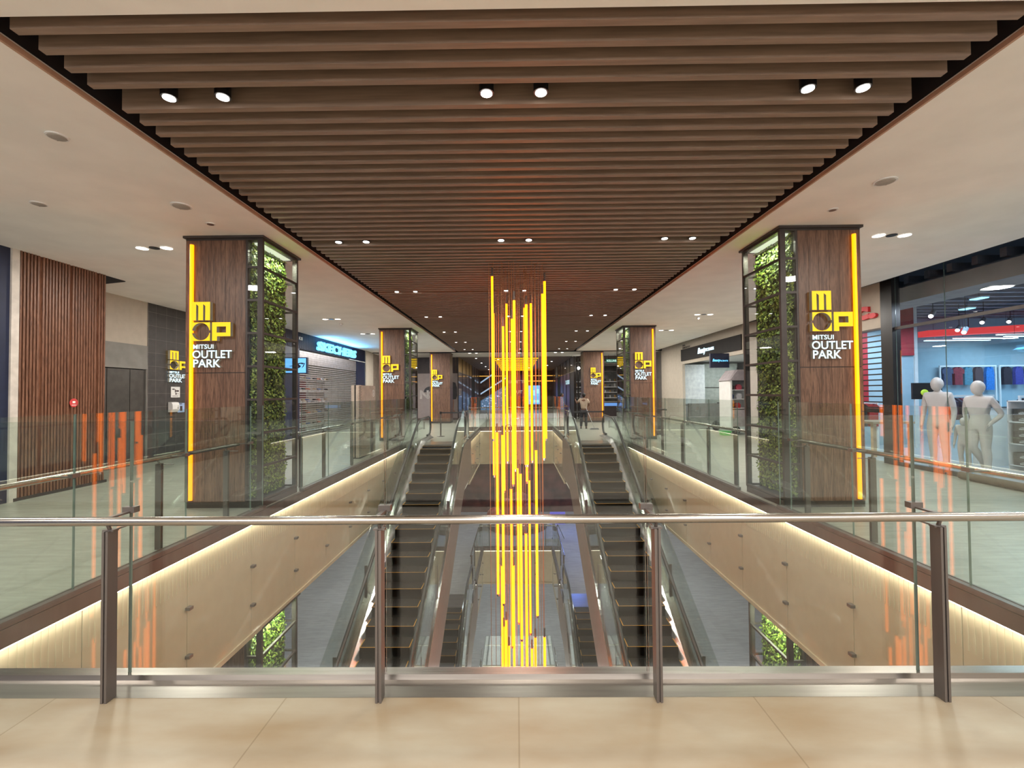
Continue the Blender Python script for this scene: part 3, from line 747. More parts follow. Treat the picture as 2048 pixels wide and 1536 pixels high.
#PART2
# ================================================================ shutter-shop flank
def flank(y0, y1, x, zt=HC + .05, mat=None, th=.1, s=-1, z0=0, name=None):
    return struct(name or ('wall_left_3' if s < 0 else 'wall_right_3'), MB().box(s * x, s * (x + th), y0, y1, z0, zt), mat or M_cwall)
flank(-8, 6.84, 7.75, mat=M_navy)
flank(6.84, 6.95, 7.72, mat=plain('pale_door_frame', (.60, .55, .50), .5))
mb = MB(); mb.box(-7.86, -7.76, 6.95, 8.47, 0, 3.95)
y = 6.97; i = 0
rr = random.Random(3)
while y < 8.45:
    w = .032; mb.prism([(-7.76, y), (-7.735, y), (-7.725, y + w * .5), (-7.735, y + w), (-7.76, y + w)], .04 if rr.random() < .9 else .04, 3.9, 'Z'); y += .052 + (.03 if i % 9 == 5 else 0); i += 1
struct('wall_left_4', mb, M_flute)
struct('wall_left_5', MB().box(-9.0, -7.76, 8.38, 8.47, 0, 3.95), M_flute)
struct('baseboard_left', MB().box(-7.77, -7.715, 6.9, 8.48, 0, .05), M_frame)
tk = T('fire_point_sticker', 'round red sticker with white emblem on the fluted timber wall', 'sticker', (-7.72, 7.84, 1.50))
mb = MB(); n = 24; v = [(-7.722, 7.84 + .075 * math.cos(2 * PI * k / n), 1.50 + .075 * math.sin(2 * PI * k / n)) for k in range(n)]; mb.prism([(p[1], p[2]) for p in v], -7.727, -7.722, 'X'); mb.build('disc', plain('red_vinyl', (.55, .05, .05), .5), tk)
mb = MB(); mb.box(-7.7215, -7.721, 7.815, 7.865, 1.495, 1.53); mb.box(-7.7215, -7.721, 7.80, 7.88, 1.455, 1.465); mb.build('emblem', M_white, tk)
# lift recess
struct('wall_left_6', MB().box(-9.1, -9.0, 8.4, 10.96, 2.83, 3.95), M_cwall)
struct('wall_left_7', MB().box(-9.1, -8.99, 8.4, 10.96, 2.26, 2.83), M_greyplaster)
struct('lift_leak_block', MB().box(-9.3, -9.2, 8.3, 14.1, 0, 4.0), M_dark)  # unseen dark sheet added behind the lift doors to stop world light leaking
ld = T('lift_door', 'dark grey metal lift doors in the recess beside the charcoal tiles', 'lift door', (-9.0, 10.0, 0))
M_lift = plain('dark_lift_metal', (.10, .095, .09), .4, .5)
for a, b_ in ((8.9, 9.9), (9.91, 10.50), (10.51, 10.93)): MB().box(-9.08, -9.03, a, b_ - .006, 0, 2.24).build('door_panel', M_lift, ld)
MB().box(-9.09, -9.0, 10.93, 10.955, 0, 2.255).build('door_jamb', M_greyplaster, ld); MB().box(-9.09, -8.995, 8.8, 8.9, 0, 2.255).build('door_jamb', M_frame, ld)
struct('wall_left_8', MB().box(-9.1, -9.0, 10.96, 14.0, 0, 3.95), M_darktile)
mb = MB()
for k in range(1, 12): mb.box(-9.001, -8.996, 10.96, 14, k * .335 - .003, k * .335 + .003)
mb.box(-9.001, -8.996, 12.35, 12.356, 0, 3.9); mb.box(-9.001, -8.99, 10.955, 10.97, 0, 3.9)
struct('trim_5', mb, plain('tile_grout', (.22, .20, .19), .7))
struct('ceiling_recess_dark', MB().add([(-7.76, 8.48, 3.885), (-8.9, 8.48, 3.885), (-8.9, 9.05, 3.885), (-8.3, 9.05, 3.885), (-7.76, 8.9, 3.885), (-7.76, 8.48, 3.9), (-8.9, 8.48, 3.9), (-8.9, 9.05, 3.9), (-8.3, 9.05, 3.9), (-7.76, 8.9, 3.9)],  # flat dark sheet; the recess's darkness is put into its colour
       [(0, 1, 2, 3, 4), (5, 9, 8, 7, 6), (0, 4, 9, 5), (1, 0, 5, 6), (2, 1, 6, 7), (3, 2, 7, 8), (4, 3, 8, 9)]), M_dark)
mall_sign('small yellow and white outlet park sign on the charcoal tiled wall', lambda u, z, d: (-8.99 + d, 11.58 + u * 1.12, 1.97 + z * .88), (-8.99, 11.9, 1.97))
nt_ = T('wall_notice', 'white square notice with small pictures on the charcoal tiles below the outlet sign', 'notice', (-8.99, 11.86, 1.7))
MB().box(-8.995, -8.985, 11.71, 12.02, 1.57, 1.85).build('board', M_white, nt_)
mb = MB(); M_ink = plain('dark_ink', (.05, .03, .03), .6)
for a in [(11.75, 11.83, 1.77, 1.80), (11.84, 11.87, 1.70, 1.78), (11.88, 11.98, 1.72, 1.76), (11.86, 11.9, 1.64, 1.69), (11.91, 11.98, 1.66, 1.67), (11.75, 11.96, 1.60, 1.612)]: mb.box(-8.985, -8.983, *a)
mb.build('pictogram', M_ink, nt_)
dp = T('soap_dispenser', 'white hand sanitizer dispenser on the charcoal tiled wall', 'dispenser', (-8.9, 11.74, 1.19))
mb = MB(); mb.prism([(-8.99, 1.19), (-8.99, 1.45), (-8.90, 1.44), (-8.87, 1.38), (-8.87, 1.27), (-8.92, 1.19)], 11.62, 11.86, 'Y'); mb.build('body', M_white, dp)
mb = MB(); mb.box(-8.871, -8.866, 11.80, 11.82, 1.33, 1.35); mb.box(-8.871, -8.866, 11.79, 11.82, 1.28, 1.31); mb.build('sensor', M_black, dp)
pb = T('instruction_poster', 'small blue and white poster beside the white dispenser', 'poster', (-8.98, 12.07, 1.17))
MB().box(-8.995, -8.985, 11.95, 12.19, 1.17, 1.42).build('sheet', plain('pale_blue_print', (.35, .5, .8), .5), pb)
mb = MB(); mb.box(-8.985, -8.983, 12.03, 12.11, 1.21, 1.34); mb.box(-8.985, -8.983, 11.97, 12.1, 1.385, 1.405); mb.build('print', M_ink, pb)
struct('wall_left_9', MB().box(-9.1, -7.86, 13.98, 14.06, 0, 3.95), M_navy)

# shutter shop
SXX = 7.9
mb = MB(); mb.box(-8.0, -7.9, 14.0, 23.6, 3.30, 3.95)
struct('wall_left_16', MB().box(-8.0, -7.9, 14.0, 16.44, 0, 3.3), M_navy); struct('wall_left_17', MB().box(-8.0, -7.9, 22.43, 23.6, 0, 3.3), M_navy)
y = 14.0
while y < 23.55: mb.box(-7.9, -7.885, y, y + .03, 3.3, 3.9); y += .075
struct('wall_left_10', mb, M_navy)
struct('trim_6', MB().box(-7.9, -7.87, 21.3, 23.6, 3.27, 3.30), M_white)
t = T('shop_name_sign', 'large blue lit SKECHERS letters over the grey roller shutter', 'sign', (-7.85, 19.8, 3.36))
text('lettering', 'SKECHERS', 17.72, 22.02, 3.37, 3.74, 0, [M_blue, M_blue], t, .08, .032, lambda u, z, d: (-7.82 + d, u, z), shear=.12, spacing=.95)
area('sign_glow', (-7.6, 19.8, 3.55), .25, 55, (.12, .5, 1), rot=(0, -PI / 2 - 1.1, 0), size_y=4.2)
t = T('roller_shutter', 'closed grey slatted roller shutter of the navy shop', 'shutter', (-7.95, 19.4, 0))
mb = MB(); z = .06; k = 0
while z < 3.2:
    solid = z > 2.72
    mb.box(-7.965, -7.95, 16.45, 22.42, z, z + (.078 if solid else .036)); z += .082
mb.build('slats', plain('shutter_aluminium', (.52, .50, .52), .35, .8), t)
mb = MB()
for y in [16.5 + .74 * i for i in range(9)]: mb.box(-7.972, -7.966, y - .008, y + .008, .06, 2.8)
mb.build('link_rods', M_post, t)
MB().box(-7.98, -7.93, 16.45, 22.42, 0, .06).build('bottom_bar', M_steel, t)
struct('wall_left_11', MB().box(-12.1, -12, 14, 24, 0, 3.9), M_white)
struct('wall_left_12', MB().box(-12, -8, 13.9, 14, 0, 3.9), M_white); struct('wall_left_13', MB().box(-12, -8, 23.6, 23.7, 0, 3.9), M_cwall)
struct('ceiling', MB().box(-12, -8, 14, 23.6, 3.3, 3.36), M_greyplaster)
area('shop_light', (-10, 17, 3.2), 1.5, 50, (.85, .93, 1)); area('shop_light', (-10, 21, 3.2), 1.5, 40, (.85, .93, 1))
def shoe(mb, x, y, z, s=1, mi=0):
    mb.box(x - .045 * s, x + .045 * s, y - .13 * s, y + .13 * s, z, z + .03 * s, 1)
    mb.prism([(y - .12 * s, z + .03 * s), (y + .12 * s, z + .03 * s), (y + .12 * s, z + .05 * s), (y + .02 * s, z + .10 * s), (y - .05 * s, z + .12 * s), (y - .12 * s, z + .11 * s)], x - .04 * s, x + .04 * s, 'X', mi)
    return mb
shoec = [('white', (.8, .8, .82)), ('coral', (.75, .22, .12)), ('black', (.03, .03, .03)), ('grey', (.35, .36, .4)), ('blue', (.12, .22, .5)), ('tan', (.6, .48, .3))]
row_n = ['lowest', 'second', 'third', 'fourth', 'topmost']
for iu, y0 in enumerate((16.7, 18.6, 20.5)):
    u = T('display_shelf', ['first', 'second', 'third'][iu] + ' white wall shelf of shoes behind the roller shutter', 'shelf', (-9.3, y0 + .85, 0), 'shoe shelves behind the shutter')
    mb = MB(); mb.box(-9.5, -9.46, y0, y0 + 1.7, 0, 2.5); mb.build('back_panel', plain('shelf_back_%d' % iu, [(.45, .42, .45), (.22, .06, .07), (.55, .53, .5)][iu], .6), u)
    for r in range(5): MB().box(-9.46, -9.1, y0, y0 + 1.7, .25 + .5 * r, .28 + .5 * r).build('shelf_board', M_white, u)
    for r in range(5):
        for c in range(4):
            nm, cc = shoec[(r * 3 + c * 5 + iu) % 6]
            mb = MB(); shoe(mb, -9.26, y0 + .25 + c * .4, .28 + .5 * r, 1.25)
            o = mb.build('shoe', [plain('shoe_' + nm, cc, .6), M_white])
            tag(o, f'{nm} sports shoe, {ordn[c]} on the {row_n[r]} board of the {["first", "second", "third"][iu]} shelf', 'shoe', 'shoes behind the shutter')
# hanging blade sign
t = T('projecting_sign', 'square light blue lit sign with dark S emblem beside the roller shutter', 'sign', (-7.5, 15.2, 2.36))
MB().box(-7.9, -7.05, 15.21, 15.31, 2.33, 2.88).build('box', M_navy, t)
MB().box(-7.86, -7.09, 15.20, 15.21, 2.36, 2.85).build('lit_face', glow('blue_lit_face', (.16, .50, .95), 1.0), t)
text('emblem', 'S', -7.52, -7.16, 2.50, 2.70, 15.195, [M_navy], t, .006, .03, shear=.5)
mb = MB(); mb.prism([(-7.62, 2.575), (-7.40, 2.60), (-7.40, 2.62), (-7.66, 2.59)], 15.193, 15.199, 'Y'); mb.prism([(-7.22, 2.70), (-7.12, 2.68), (-7.17, 2.56), (-7.24, 2.51), (-7.19, 2.58), (-7.16, 2.66)], 15.193, 15.199, 'Y'); mb.build('emblem_swoosh', M_navy, t)
MB().box(-7.9, -7.8, 15.22, 15.3, 2.5, 2.6).build('bracket', M_frame, t)
text_o = T('shop_number', 'tiny white shop number on the navy panel beside the first column', 'lettering', (-7.88, 16.5, 3.6))
text('lettering', 'K8', 16.35, 16.62, 3.62, 3.74, 0, [M_white], text_o, .01, .01, lambda u, z, d: (-7.875 + d, u, z))
flank(23.6, 24.8, 7.85, mat=M_cwall, name='wall_left_14')
flank(24.8, 28, 7.95, mat=plain('brown_grey_wall', (.28, .23, .19), .7), name='wall_left_15')

# end wall with poster, shutter-shop side
M_dkb = plain('dark_brown_panel', (.06, .045, .045), .5)
struct('wall_far_2', MB().box(-8.0, -3.74, 28, 28.15, 2.88, 3.88), M_dkb)
t = T('wall_poster', 'large grey-pink hoarding poster with NST lettering and a hooded figure seen from behind', 'poster', (-5.8, 28, .1))
MB().box(-8.0, -3.62, 27.96, 28.0, .12, 2.88).build('sheet', M_pink, t)
text('lettering', 'NST', -5.95, -4.55, 1.30, 1.85, 27.955, [plain('poster_pale_print', (.62, .58, .56), .6)], t, .01, .04)
mb = MB(); mb.prism([(-3.95, 2.35), (-3.75, 2.30), (-3.66, 2.0), (-3.64, 1.5), (-3.72, 1.28), (-4.05, 1.25), (-4.12, 1.6), (-4.15, 2.1)], 27.94, 27.958, 'Y'); mb.build('jacket_print', plain('print_charcoal', (.07, .07, .08), .6), t)
mb = MB(); mb.prism([(-4.05, 1.25), (-3.85, 1.25), (-3.86, .62), (-3.75, .5), (-4.0, .5)], 27.94, 27.958, 'Y'); mb.build('leg_print', plain('print_skin', (.38, .22, .17), .6), t)
n = 14; mb = MB(); mb.prism([(-5.3 + .42 * math.cos(PI * k / n), 1.72 + .36 * math.sin(PI * k / n)) for k in range(n + 1)], 27.957, 27.96, 'Y'); mb.build('dome_print', MATS['print_charcoal'], t)
struct('baseboard_far', MB().box(-8, -3.6, 27.93, 28, 0, .12), plain('brown_skirting', (.14, .08, .07), .6))
# corridor facades beyond the halls
M_gold = plain('gold_panel', (.42, .25, .03), .35, .5)
M_brownp = plain('brown_gloss_panel', (.15, .10, .095), .3, coat=.6)
M_purple = plain('purple_mural', (.13, .05, .16), .4, var=.5, scale=1.2)
t = T('panel_facade', 'gold and brown panelled corridor facade beyond the third shutter-shop column', 'facade', (-3.6, 37, 0))
for k in range(8):
    y0 = 28.05 + k * 2.2
    MB().box(-3.70, -3.60, y0 + .04, y0 + 2.16, 2.98, 3.9).build('top_panel', M_gold if k < 4 else M_brownp, t)
    MB().box(-3.70, -3.60, y0 + .04, y0 + 2.16, .05, 2.94).build('lower_panel', M_brownp if k != 4 else M_dark, t)
    MB().box(-3.72, -3.57, y0 - .04, y0 + .04, 0, 3.9).build('mullion', M_frame, t)
MB().box(-3.72, -3.58, 28, 45.7, 2.94, 2.98).build('transom', M_frame, t)
text('lettering', 'BECKY', 28.4, 29.8, 1.5, 1.95, 0, [plain('facade_pale_print', (.5, .45, .45), .6)], t, .01, .03, lambda u, z, d: (-3.595 + d, u, z))
t = T('glazed_facade', 'glazed corridor facade with purple mural beyond the third sportswear-shop column', 'facade', (3.6, 37, 0))
for k in range(8):
    y0 = 28.05 + k * 2.2
    MB().box(3.60, 3.70, y0 + .04, y0 + 2.16, 2.98, 3.9).build('top_panel', M_cwall if k == 5 else M_brownp, t)
    MB().box(3.60, 3.70, y0 + .04, y0 + 2.16, .05, 2.94).build('lower_panel', [M_dkb, M_purple, M_purple, M_purple, M_dark, M_purple, M_brownp, M_brownp][k], t)
    MB().box(3.57, 3.72, y0 - .04, y0 + .04, 0, 3.9).build('mullion', M_frame, t)
MB().box(3.58, 3.72, 28, 45.7, 2.94, 2.98).build('transom', M_steel, t)
text('lettering', 'TSUTAYA', 33.0, 30.3, 2.2, 2.5, 0, [glow('pale_lit_print', (.6, .9, 1), .7)], t, .01, .02, lambda u, z, d: (3.595 - d, u, z))
# far hall end
M_maroon = plain('maroon_banner_cloth', (.16, .02, .07), .6)
struct('wall_far_3', MB().box(-12, 12, 46.6, 46.7, 0, 4), plain('dim_hall_end', (.16, .10, .08), .7, var=.5, scale=1.5))
for sx in (-1, 1): struct('wall_far_4', MB().box(sx * 3.7, sx * 12, 45.7, 45.8, 0, 4), M_dkb)
t = T('hall_banner', 'maroon banner with white text at the far end behind the amber tubes', 'banner', (.0, 44.5, 1.4))
MB().box(-.85, 1.0, 44.5, 44.54, 1.2, 3.5).build('cloth', M_maroon, t)
text('lettering', 'LE METTE', -.7, .9, 2.62, 2.9, 44.49, [M_white], t, .01, .02); text('lettering', 'HUT', -.3, .6, 1.6, 1.9, 44.49, [M_white], t, .01, .02)
t = T('video_screen', 'large bright blue video screen at the far end, sportswear-shop side', 'screen', (1.7, 44, .5))
MB().box(1.1, 2.35, 44.03, 44.15, .5, 2.4).build('housing', M_black, t)
for x in (1.2, 2.2): MB().box(x, x + .06, 44.05, 44.12, 0, .5).build('leg', M_black, t)
MB().box(1.14, 2.31, 44.0, 44.03, .54, 2.36).build('display', glow('screen_blue', (.12, .42, .9), 1.3), t)
mb = MB()
for a in [(1.3, 1.5, .8, 1.0), (1.6, 2.2, .7, .95), (1.5, 1.8, 1.4, 1.9), (2.0, 2.2, 1.6, 2.0)]: mb.box(a[0], a[1], 43.99, 44.0, a[2], a[3])
mb.build('picture', glow('screen_teal', (.3, .85, .95), 1.2), t)
t = T('far_staircase', 'bright blue patterned staircase rising at the far end, shutter-shop side', 'stairs', (-2.0, 44.6, 0))
mb = MB(); mb.prism([(-3.5, 0), (-.9, 0), (-.9, 2.35), (-1.4, 2.2), (-3.5, .9)], 44.6, 44.9, 'Y'); mb.build('side_wall', glow('mosaic_blue', (.10, .22, .42), .55), t)  # wall, tiles and rail emit: their brightness is put into the material
rr = random.Random(5); mb = MB()
for k in range(60):
    x = rr.uniform(-3.4, -1.0); z = rr.uniform(.1, .8 + (x + 3.5) * .55); mb.box(x, x + rr.uniform(.05, .2), 44.58, 44.6, z, z + rr.uniform(.03, .09))
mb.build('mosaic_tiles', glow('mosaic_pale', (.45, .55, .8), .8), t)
mb = MB(); mb.prism([(-3.5, 1.5), (-.9, 3.12), (-.9, 3.27), (-3.5, 1.65)], 44.4, 44.5, 'Y'); mb.prism([(-3.5, 2.6), (-2.4, 3.35), (-2.4, 3.5), (-3.5, 2.75)], 44.4, 44.5, 'Y'); mb.build('stair_rail', glow('stair_rail_glow', (.45, .6, .8), .7), t)
struct('trim_7', MB().box(-3.6, 3.6, 45.0, 45.05, 3.32, 3.38), glow('cove_amber', (1, .5, .08), 1.0))
struct('trim_8', MB().box(1.2, 3.6, 44.2, 44.3, 2.75, 2.85), glow('cove_amber2', (1, .42, .05), .9))
for k in range(14):
    x = (-2.6, -1.2, 1.2, 2.6)[k % 4]; y = 29.5 + 1.15 * k
    o = tag(MB().disc((x, y, HC + .005), .055, .012, 14).build('corridor_lamp', M_lamp), f'{["small round","little","tiny","dot-like"][k % 4]} white lamp, {["1st","2nd","3rd","4th"][k // 4]} set along the far corridor ceiling', 'ceiling light', 'corridor ceiling lamps')

# ================================================================ sportswear-shop flank
RX = 8.17
struct('ceiling', MB().box(7.7, 20, 2, 24.8, 4.6, 4.66), M_dark)
struct('wall_right_4', MB().box(7.70, 7.74, -8, 24.7, HC, 4.6), M_dark)
flank(-8, 2.9, 7.9, mat=M_cwall, s=1)
t = T('shop_window', 'tall frameless shop window of the sportswear shop with black frame and curb', 'shop window', (RX, 6.5, 0))
ys = [2.9, 5.4, 7.02, 8.66, 9.78]
for a, b_ in zip(ys[:-1], ys[1:]):
    mb = MB(); mb.pane(RX - .006, RX + .006, a + .004, b_ - .004, .08, 2.9); mb.build('glass_pane', [M_glass2, M_gedge], t)
    mb = MB(); mb.pane(RX - .006, RX + .006, a + .004, b_ - .004, 2.96, 4.55); mb.build('glass_pane', [M_glass2, M_gedge], t)
MB().box(RX - .03, RX + .03, 2.9, 9.78, 2.90, 2.96).build('transom', M_frame, t)
MB().box(RX - .06, RX + .04, 2.9, 9.78, 0, .08).build('curb', M_black, t)
mb = MB(); mb.box(RX - .08, RX + .10, 9.78, 9.95, 0, 4.58); mb.box(RX - .05, RX + .22, 9.96, 10.12, 0, 4.58); mb.build('frame_post', M_black, t)
struct('wall_right_5', MB().box(RX - .02, RX + .1, 10.12, 13.4, 3.0, 4.6), M_cwall)
struct('trim_9', MB().box(RX - .04, RX + .1, 10.12, 13.4, 2.96, 3.0), M_frame)
t = T('shop_name_sign', 'red lower case letters on the cream wall partly behind the first column', 'sign', (RX - .03, 10.9, 3.2))
text('lettering', 'ac.', 11.35, 10.2, 3.24, 3.55, 0, [plain('red_letter_face', (.60, .02, .03), .4)], t, .06, .05, lambda u, z, d: (RX - .06 + d, u, z))
t = T('grille_shutter', 'black open grille shutter half lowered beside the sportswear window', 'shutter', (RX, 11.7, 1.2))
mb = MB(); z = 1.2
while z < 2.95: mb.box(RX, RX + .02, 10.12, 13.4, z, z + .028); z += .125
mb.box(RX, RX + .03, 13.36, 13.4, 1.1, 2.97); mb.box(RX, RX + .03, 10.12, 10.15, 1.1, 2.97); mb.build('grille_bars', M_black, t); MB().box(RX - .01, RX + .03, 10.12, 13.4, 1.10, 1.19).build('bottom_bar', M_black, t)
flank(13.4, 15.96, 8.0, mat=M_cwall, s=1, name='wall_right_6')
struct('wall_right_7', MB().box(8.0, 20, 13.3, 13.4, 0, 4.6), M_white) if False else None
# sportswear shop room
M_shopfl = plain('pale_shop_floor', (.48, .52, .58), .25, var=.04)
M_shopw = plain('pale_shop_wall', (.36, .50, .58), .7, var=.03)
struct('floor', MB().box(RX + .1, 20, 2, 16.2, .0, .012), M_shopfl)
struct('wall_far_5', MB().box(11.7, 20, 16.0, 16.1, 0, 4.5), M_shopw)
struct('wall_right_8', MB().box(11.6, 11.7, 13.5, 16.0, 0, 4.5), M_shopw)
struct('wall_far_6', MB().box(8.3, 11.7, 13.42, 13.5, 0, 4.6), M_shopw)
struct('wall_right_9', MB().box(19.9, 20, 2, 16, 0, 4.6), M_shopw); struct('wall_near_3', MB().box(RX + .1, 20, 1.9, 2, 0, 4.6), M_shopw)
struct('trim_10', MB().box(11.15, 11.68, 13.36, 13.42, 2.62, 4.4), plain('deep_red_wall', (.40, .03, .04), .5))
struct('trim_11', MB().box(9.6, 10.3, 13.33, 13.42, 1.0, 4.2), MATS['deep_red_wall'])
mb = MB()
for k in range(26): mb.box(9.0, 19.8, 2.6 + k * .52, 2.72 + k * .52, 4.05, 4.22)
struct('ceiling_slats_2', mb, plain('grey_ceiling_batten', (.20, .22, .27), .6))
t = T('air_duct', 'grey air duct under the ceiling of the sportswear shop by the window', 'duct', (9.4, 7, 3.9)); MB().box(8.9, 9.7, 2.5, 13.2, 3.62, 3.95).build('duct_body', M_greyplaster, t)
MB().box(8.86, 9.74, 6.0, 6.06, 3.6, 3.97).build('duct_flange', M_steel, t)
t = T('red_beam', 'long red beam under the sportswear shop ceiling', 'beam', (15, 14.5, 3.5)); mb = MB(); mb.add([(13.95, 15.8, 3.42), (13.95, 15.4, 3.42), (19.5, 12.0, 3.42), (19.5, 12.4, 3.42), (13.95, 15.8, 3.62), (13.95, 15.4, 3.62), (19.5, 12.0, 3.62), (19.5, 12.4, 3.62)], [(0, 1, 2, 3), (4, 7, 6, 5), (0, 4, 5, 1), (1, 5, 6, 2), (2, 6, 7, 3), (3, 7, 4, 0)]); mb.build('beam_body', glow('red_beam_glow', (.75, .06, .06), .8), t)  # the beam's brightness is emission put into its colour
mb = MB(); mb.tube([(15, 15.1, 3.6), (15, 15.1, 4.1)], .01, 5); mb.build('hanger', M_frame, t)
M_cool = glow('cool_linear_lamp', (.55, .9, 1), 3.5)
for k, (x0, x1, y, z) in enumerate([(14.0, 16.2, 15.6, 3.28), (14.6, 16.7, 15.2, 3.30), (15.4, 17.5, 14.6, 3.34), (16.4, 18.6, 14.2, 3.36), (15.0, 16.9, 14.0, 3.22), (17.2, 19.2, 15.0, 3.22)]):
    t = T('linear_lamp', f'{ordn[k]} cool white linear lamp over the hanging shirts', 'ceiling light', ((x0 + x1) / 2, y, z), 'linear lamps in the sportswear shop')
    MB().box(x0, x1, y - .04, y + .04, z, z + .02).build('diffuser', M_cool, t); MB().box(x0, x1, y - .05, y + .05, z + .02, z + .06).build('housing', M_white, t)
    mb = MB(); mb.tube([(x0 + .3, y, z + .05), (x0 + .3, y, 4.1)], .005, 4); mb.tube([(x1 - .3, y, z + .05), (x1 - .3, y, 4.1)], .005, 4); mb.build('hanger', M_frame, t)
for k, (x, y, z) in enumerate([(11.9, 12.0, 3.72), (12.5, 10.7, 3.55), (14.0, 11.2, 3.9), (11.0, 10.8, 3.75), (12.2, 9.4, 3.8), (12.8, 9.9, 3.3), (10.3, 8.0, 3.85), (10.5, 8.6, 3.55)]):
    t = T('panel_lamp', f'{ordn[k]} small square blue-white panel lamp inside the sportswear window', 'ceiling light', (x, y, z), 'square lamps in the sportswear shop')
    MB().box(x - .09, x + .09, y - .14, y + .14, z, z + .02).build('diffuser', glow('panel_cool', (.25, .72, 1), 2.4), t); MB().box(x - .1, x + .1, y - .15, y + .15, z + .02, z + .05).build('housing', M_white, t)
    mb = MB(); mb.tube([(x, y, z + .05), (x, y, 4.6)], .006, 4); mb.build('hanger', M_frame, t)
for k, (x, y, z) in enumerate([(10.4, 11.4, 3.45), (12.6, 13.0, 3.3), (13.2, 12.9, 3.5), (11.7, 11.9, 3.1), (14.6, 13.5, 3.6), (15.8, 13.0, 3.62), (13.0, 11.2, 3.3)]):
    t = T('track_spotlight', f'{ordn[k]} tilted white track spotlight inside the sportswear shop', 'spotlight', (x, y, z), 'track spotlights')
    mb = MB(); mb.tube([(x, y, z), (x + .16, y + .1, z + .12)], .055, 12); mb.build('head', plain('grey_lamp_head', (.35, .36, .4), .5), t)
    mb = MB(); mb.tube([(x - .01, y - .006, z - .006), (x, y, z)], .046, 12); mb.build('lens', M_lamp, t)
    mb = MB(); mb.tube([(x + .1, y + .05, z + .1), (x + .1, y + .05, 4.1)], .008, 5); mb.build('hanger', M_frame, t)
area('shop_light', (13, 10, 3.5), 3.5, 150, (.5, .80, 1), size_y=5); area('shop_light', (16.5, 14.3, 3.15), 1.5, 110, (.5, .82, 1), size_y=4, rot=(0, 0, PI / 2)); area('shop_light', (10.4, 12.2, 3.4), 1.2, 60, (.7, .85, 1)); area('shop_light', (9.4, 8.6, 3.5), .8, 60, (.8, .9, 1))  # the last one is added by the window to brighten the mannequins

def shirt(mb, x, y, z, w, h, sl=True):
    a = w / 2
    o = [(x - a * .8, z - h), (x + a * .8, z - h), (x + a * .8, z - h * .35), (x + a * (1.1 if sl else .85), z - h * .38), (x + a * (1.15 if sl else .72), z - h * .16), (x + a * .55, z - .02), (x + a * .22, z), (x, z - h * .09), (x - a * .22, z), (x - a * .55, z - .02), (x - a * (1.15 if sl else .72), z - h * .16), (x - a * (1.1 if sl else .85), z - h * .38), (x - a * .8, z - h * .35)]
    mb.prism(o, y - .05, y + .05, 'Y'); return mb
def rack(label, x0, x1, y, zt, legs=True):
    t = T('clothes_rack', label, 'clothes rack', ((x0 + x1) / 2, y, 0.012), 'white clothes racks')
    MB().box(x0, x1, y - .025, y + .025, zt, zt + .05).build('rail', M_white, t)
    for x in (x0 + .02, x1 - .02): MB().box(x - .02, x + .02, y - .02, y + .02, 0.012, zt).build('upright', M_white, t)
rack('tall white rack with jerseys against the back wall', 14.7, 16.65, 15.85, 2.40)
rack('second tall white rack with dark jerseys against the back wall', 16.75, 19.2, 15.85, 2.40)
sh = [('navy', (.05, .07, .14), 14.95), ('dark red', (.22, .02, .04), 15.32), ('teal', (.04, .20, .30), 15.66), ('black', (.03, .02, .04), 16.02), ('bright blue', (.03, .18, .55), 16.40), ('black speckled', (.03, .02, .03), 17.0), ('violet blue', (.04, .05, .30), 17.4), ('indigo', (.04, .05, .16), 17.85), ('dark grey', (.07, .07, .09), 18.3)]
for nm, c, x in sh:
    mb = MB(); shirt(mb, x, 15.85, 2.39, .34, .62 if nm != 'bright blue' else .8, nm in ('navy', 'dark red', 'indigo')); o = mb.build('sports_shirt', plain('cloth_' + nm.replace(' ', '_'), c, .8, var=.2, scale=20))
    tag(o, f'{nm} sports shirt hanging on the tall white rack at the back wall', 'shirt', 'shirts on the tall racks')
rack('low white rack of dark clothes behind the male mannequin', 10.9, 12.1, 11.6, 1.42)
rack('low white rack of dark clothes behind the female mannequin', 12.3, 13.6, 11.2, 1.40)
rack('low white rack of dark clothes nearest the shoe boxes', 13.75, 15.2, 10.9, 1.38)
rr = random.Random(9)
for x0, x1, y, z, nm in ((10.9, 12.1, 11.6, 1.40, 'behind the male mannequin'), (12.3, 13.6, 11.2, 1.38, 'behind the female mannequin'), (13.75, 15.2, 10.9, 1.36, 'nearest the shoe boxes')):
    n = 9
    for k in range(n):
        x = x0 + .1 + (x1 - x0 - .2) * k / (n - 1); cc = [('black', (.02, .02, .025)), ('maroon', (.13, .03, .05)), ('charcoal', (.06, .06, .07))][(k * 7 + int(x)) % 3 if k % 3 else 0]
        mb = MB(); mb.prism([(y - .2, z - .55), (y + .2, z - .55), (y + .2, z - .1), (y + .05, z), (y - .05, z), (y - .2, z - .1)], x - .03, x + .03, 'X'); o = mb.build('hanging_garment', plain('cloth_' + cc[0], cc[1], .85))
        tag(o, f'{cc[0]} garment, {ordn[k]} on the low white rack {nm}', 'garment', 'garments on the low racks')
o = MB(); shirt(o, 13.55, 11.0, 1.62, .36, .30); o = o.build('yellow_shirt', plain('cloth_yellow', (.75, .72, .03), .8)); tag(o, 'bright yellow shirt on the low rack behind the female mannequin', 'shirt')
t = T('display_table', 'black display table with a yellow cap picture beside the male mannequin', 'display board', (11.3, 12.6, .012)); MB().box(10.95, 11.75, 12.6, 12.66, 1.35, 1.8).build('board', M_black, t); mb = MB(); mb.ball((11.25, 12.58, 1.53), .11, .02, .09); mb.box(11.3, 11.42, 12.57, 12.59, 1.47, 1.50); mb.build('cap_picture', plain('neon_yellow', (.6, .75, .05), .6), t)
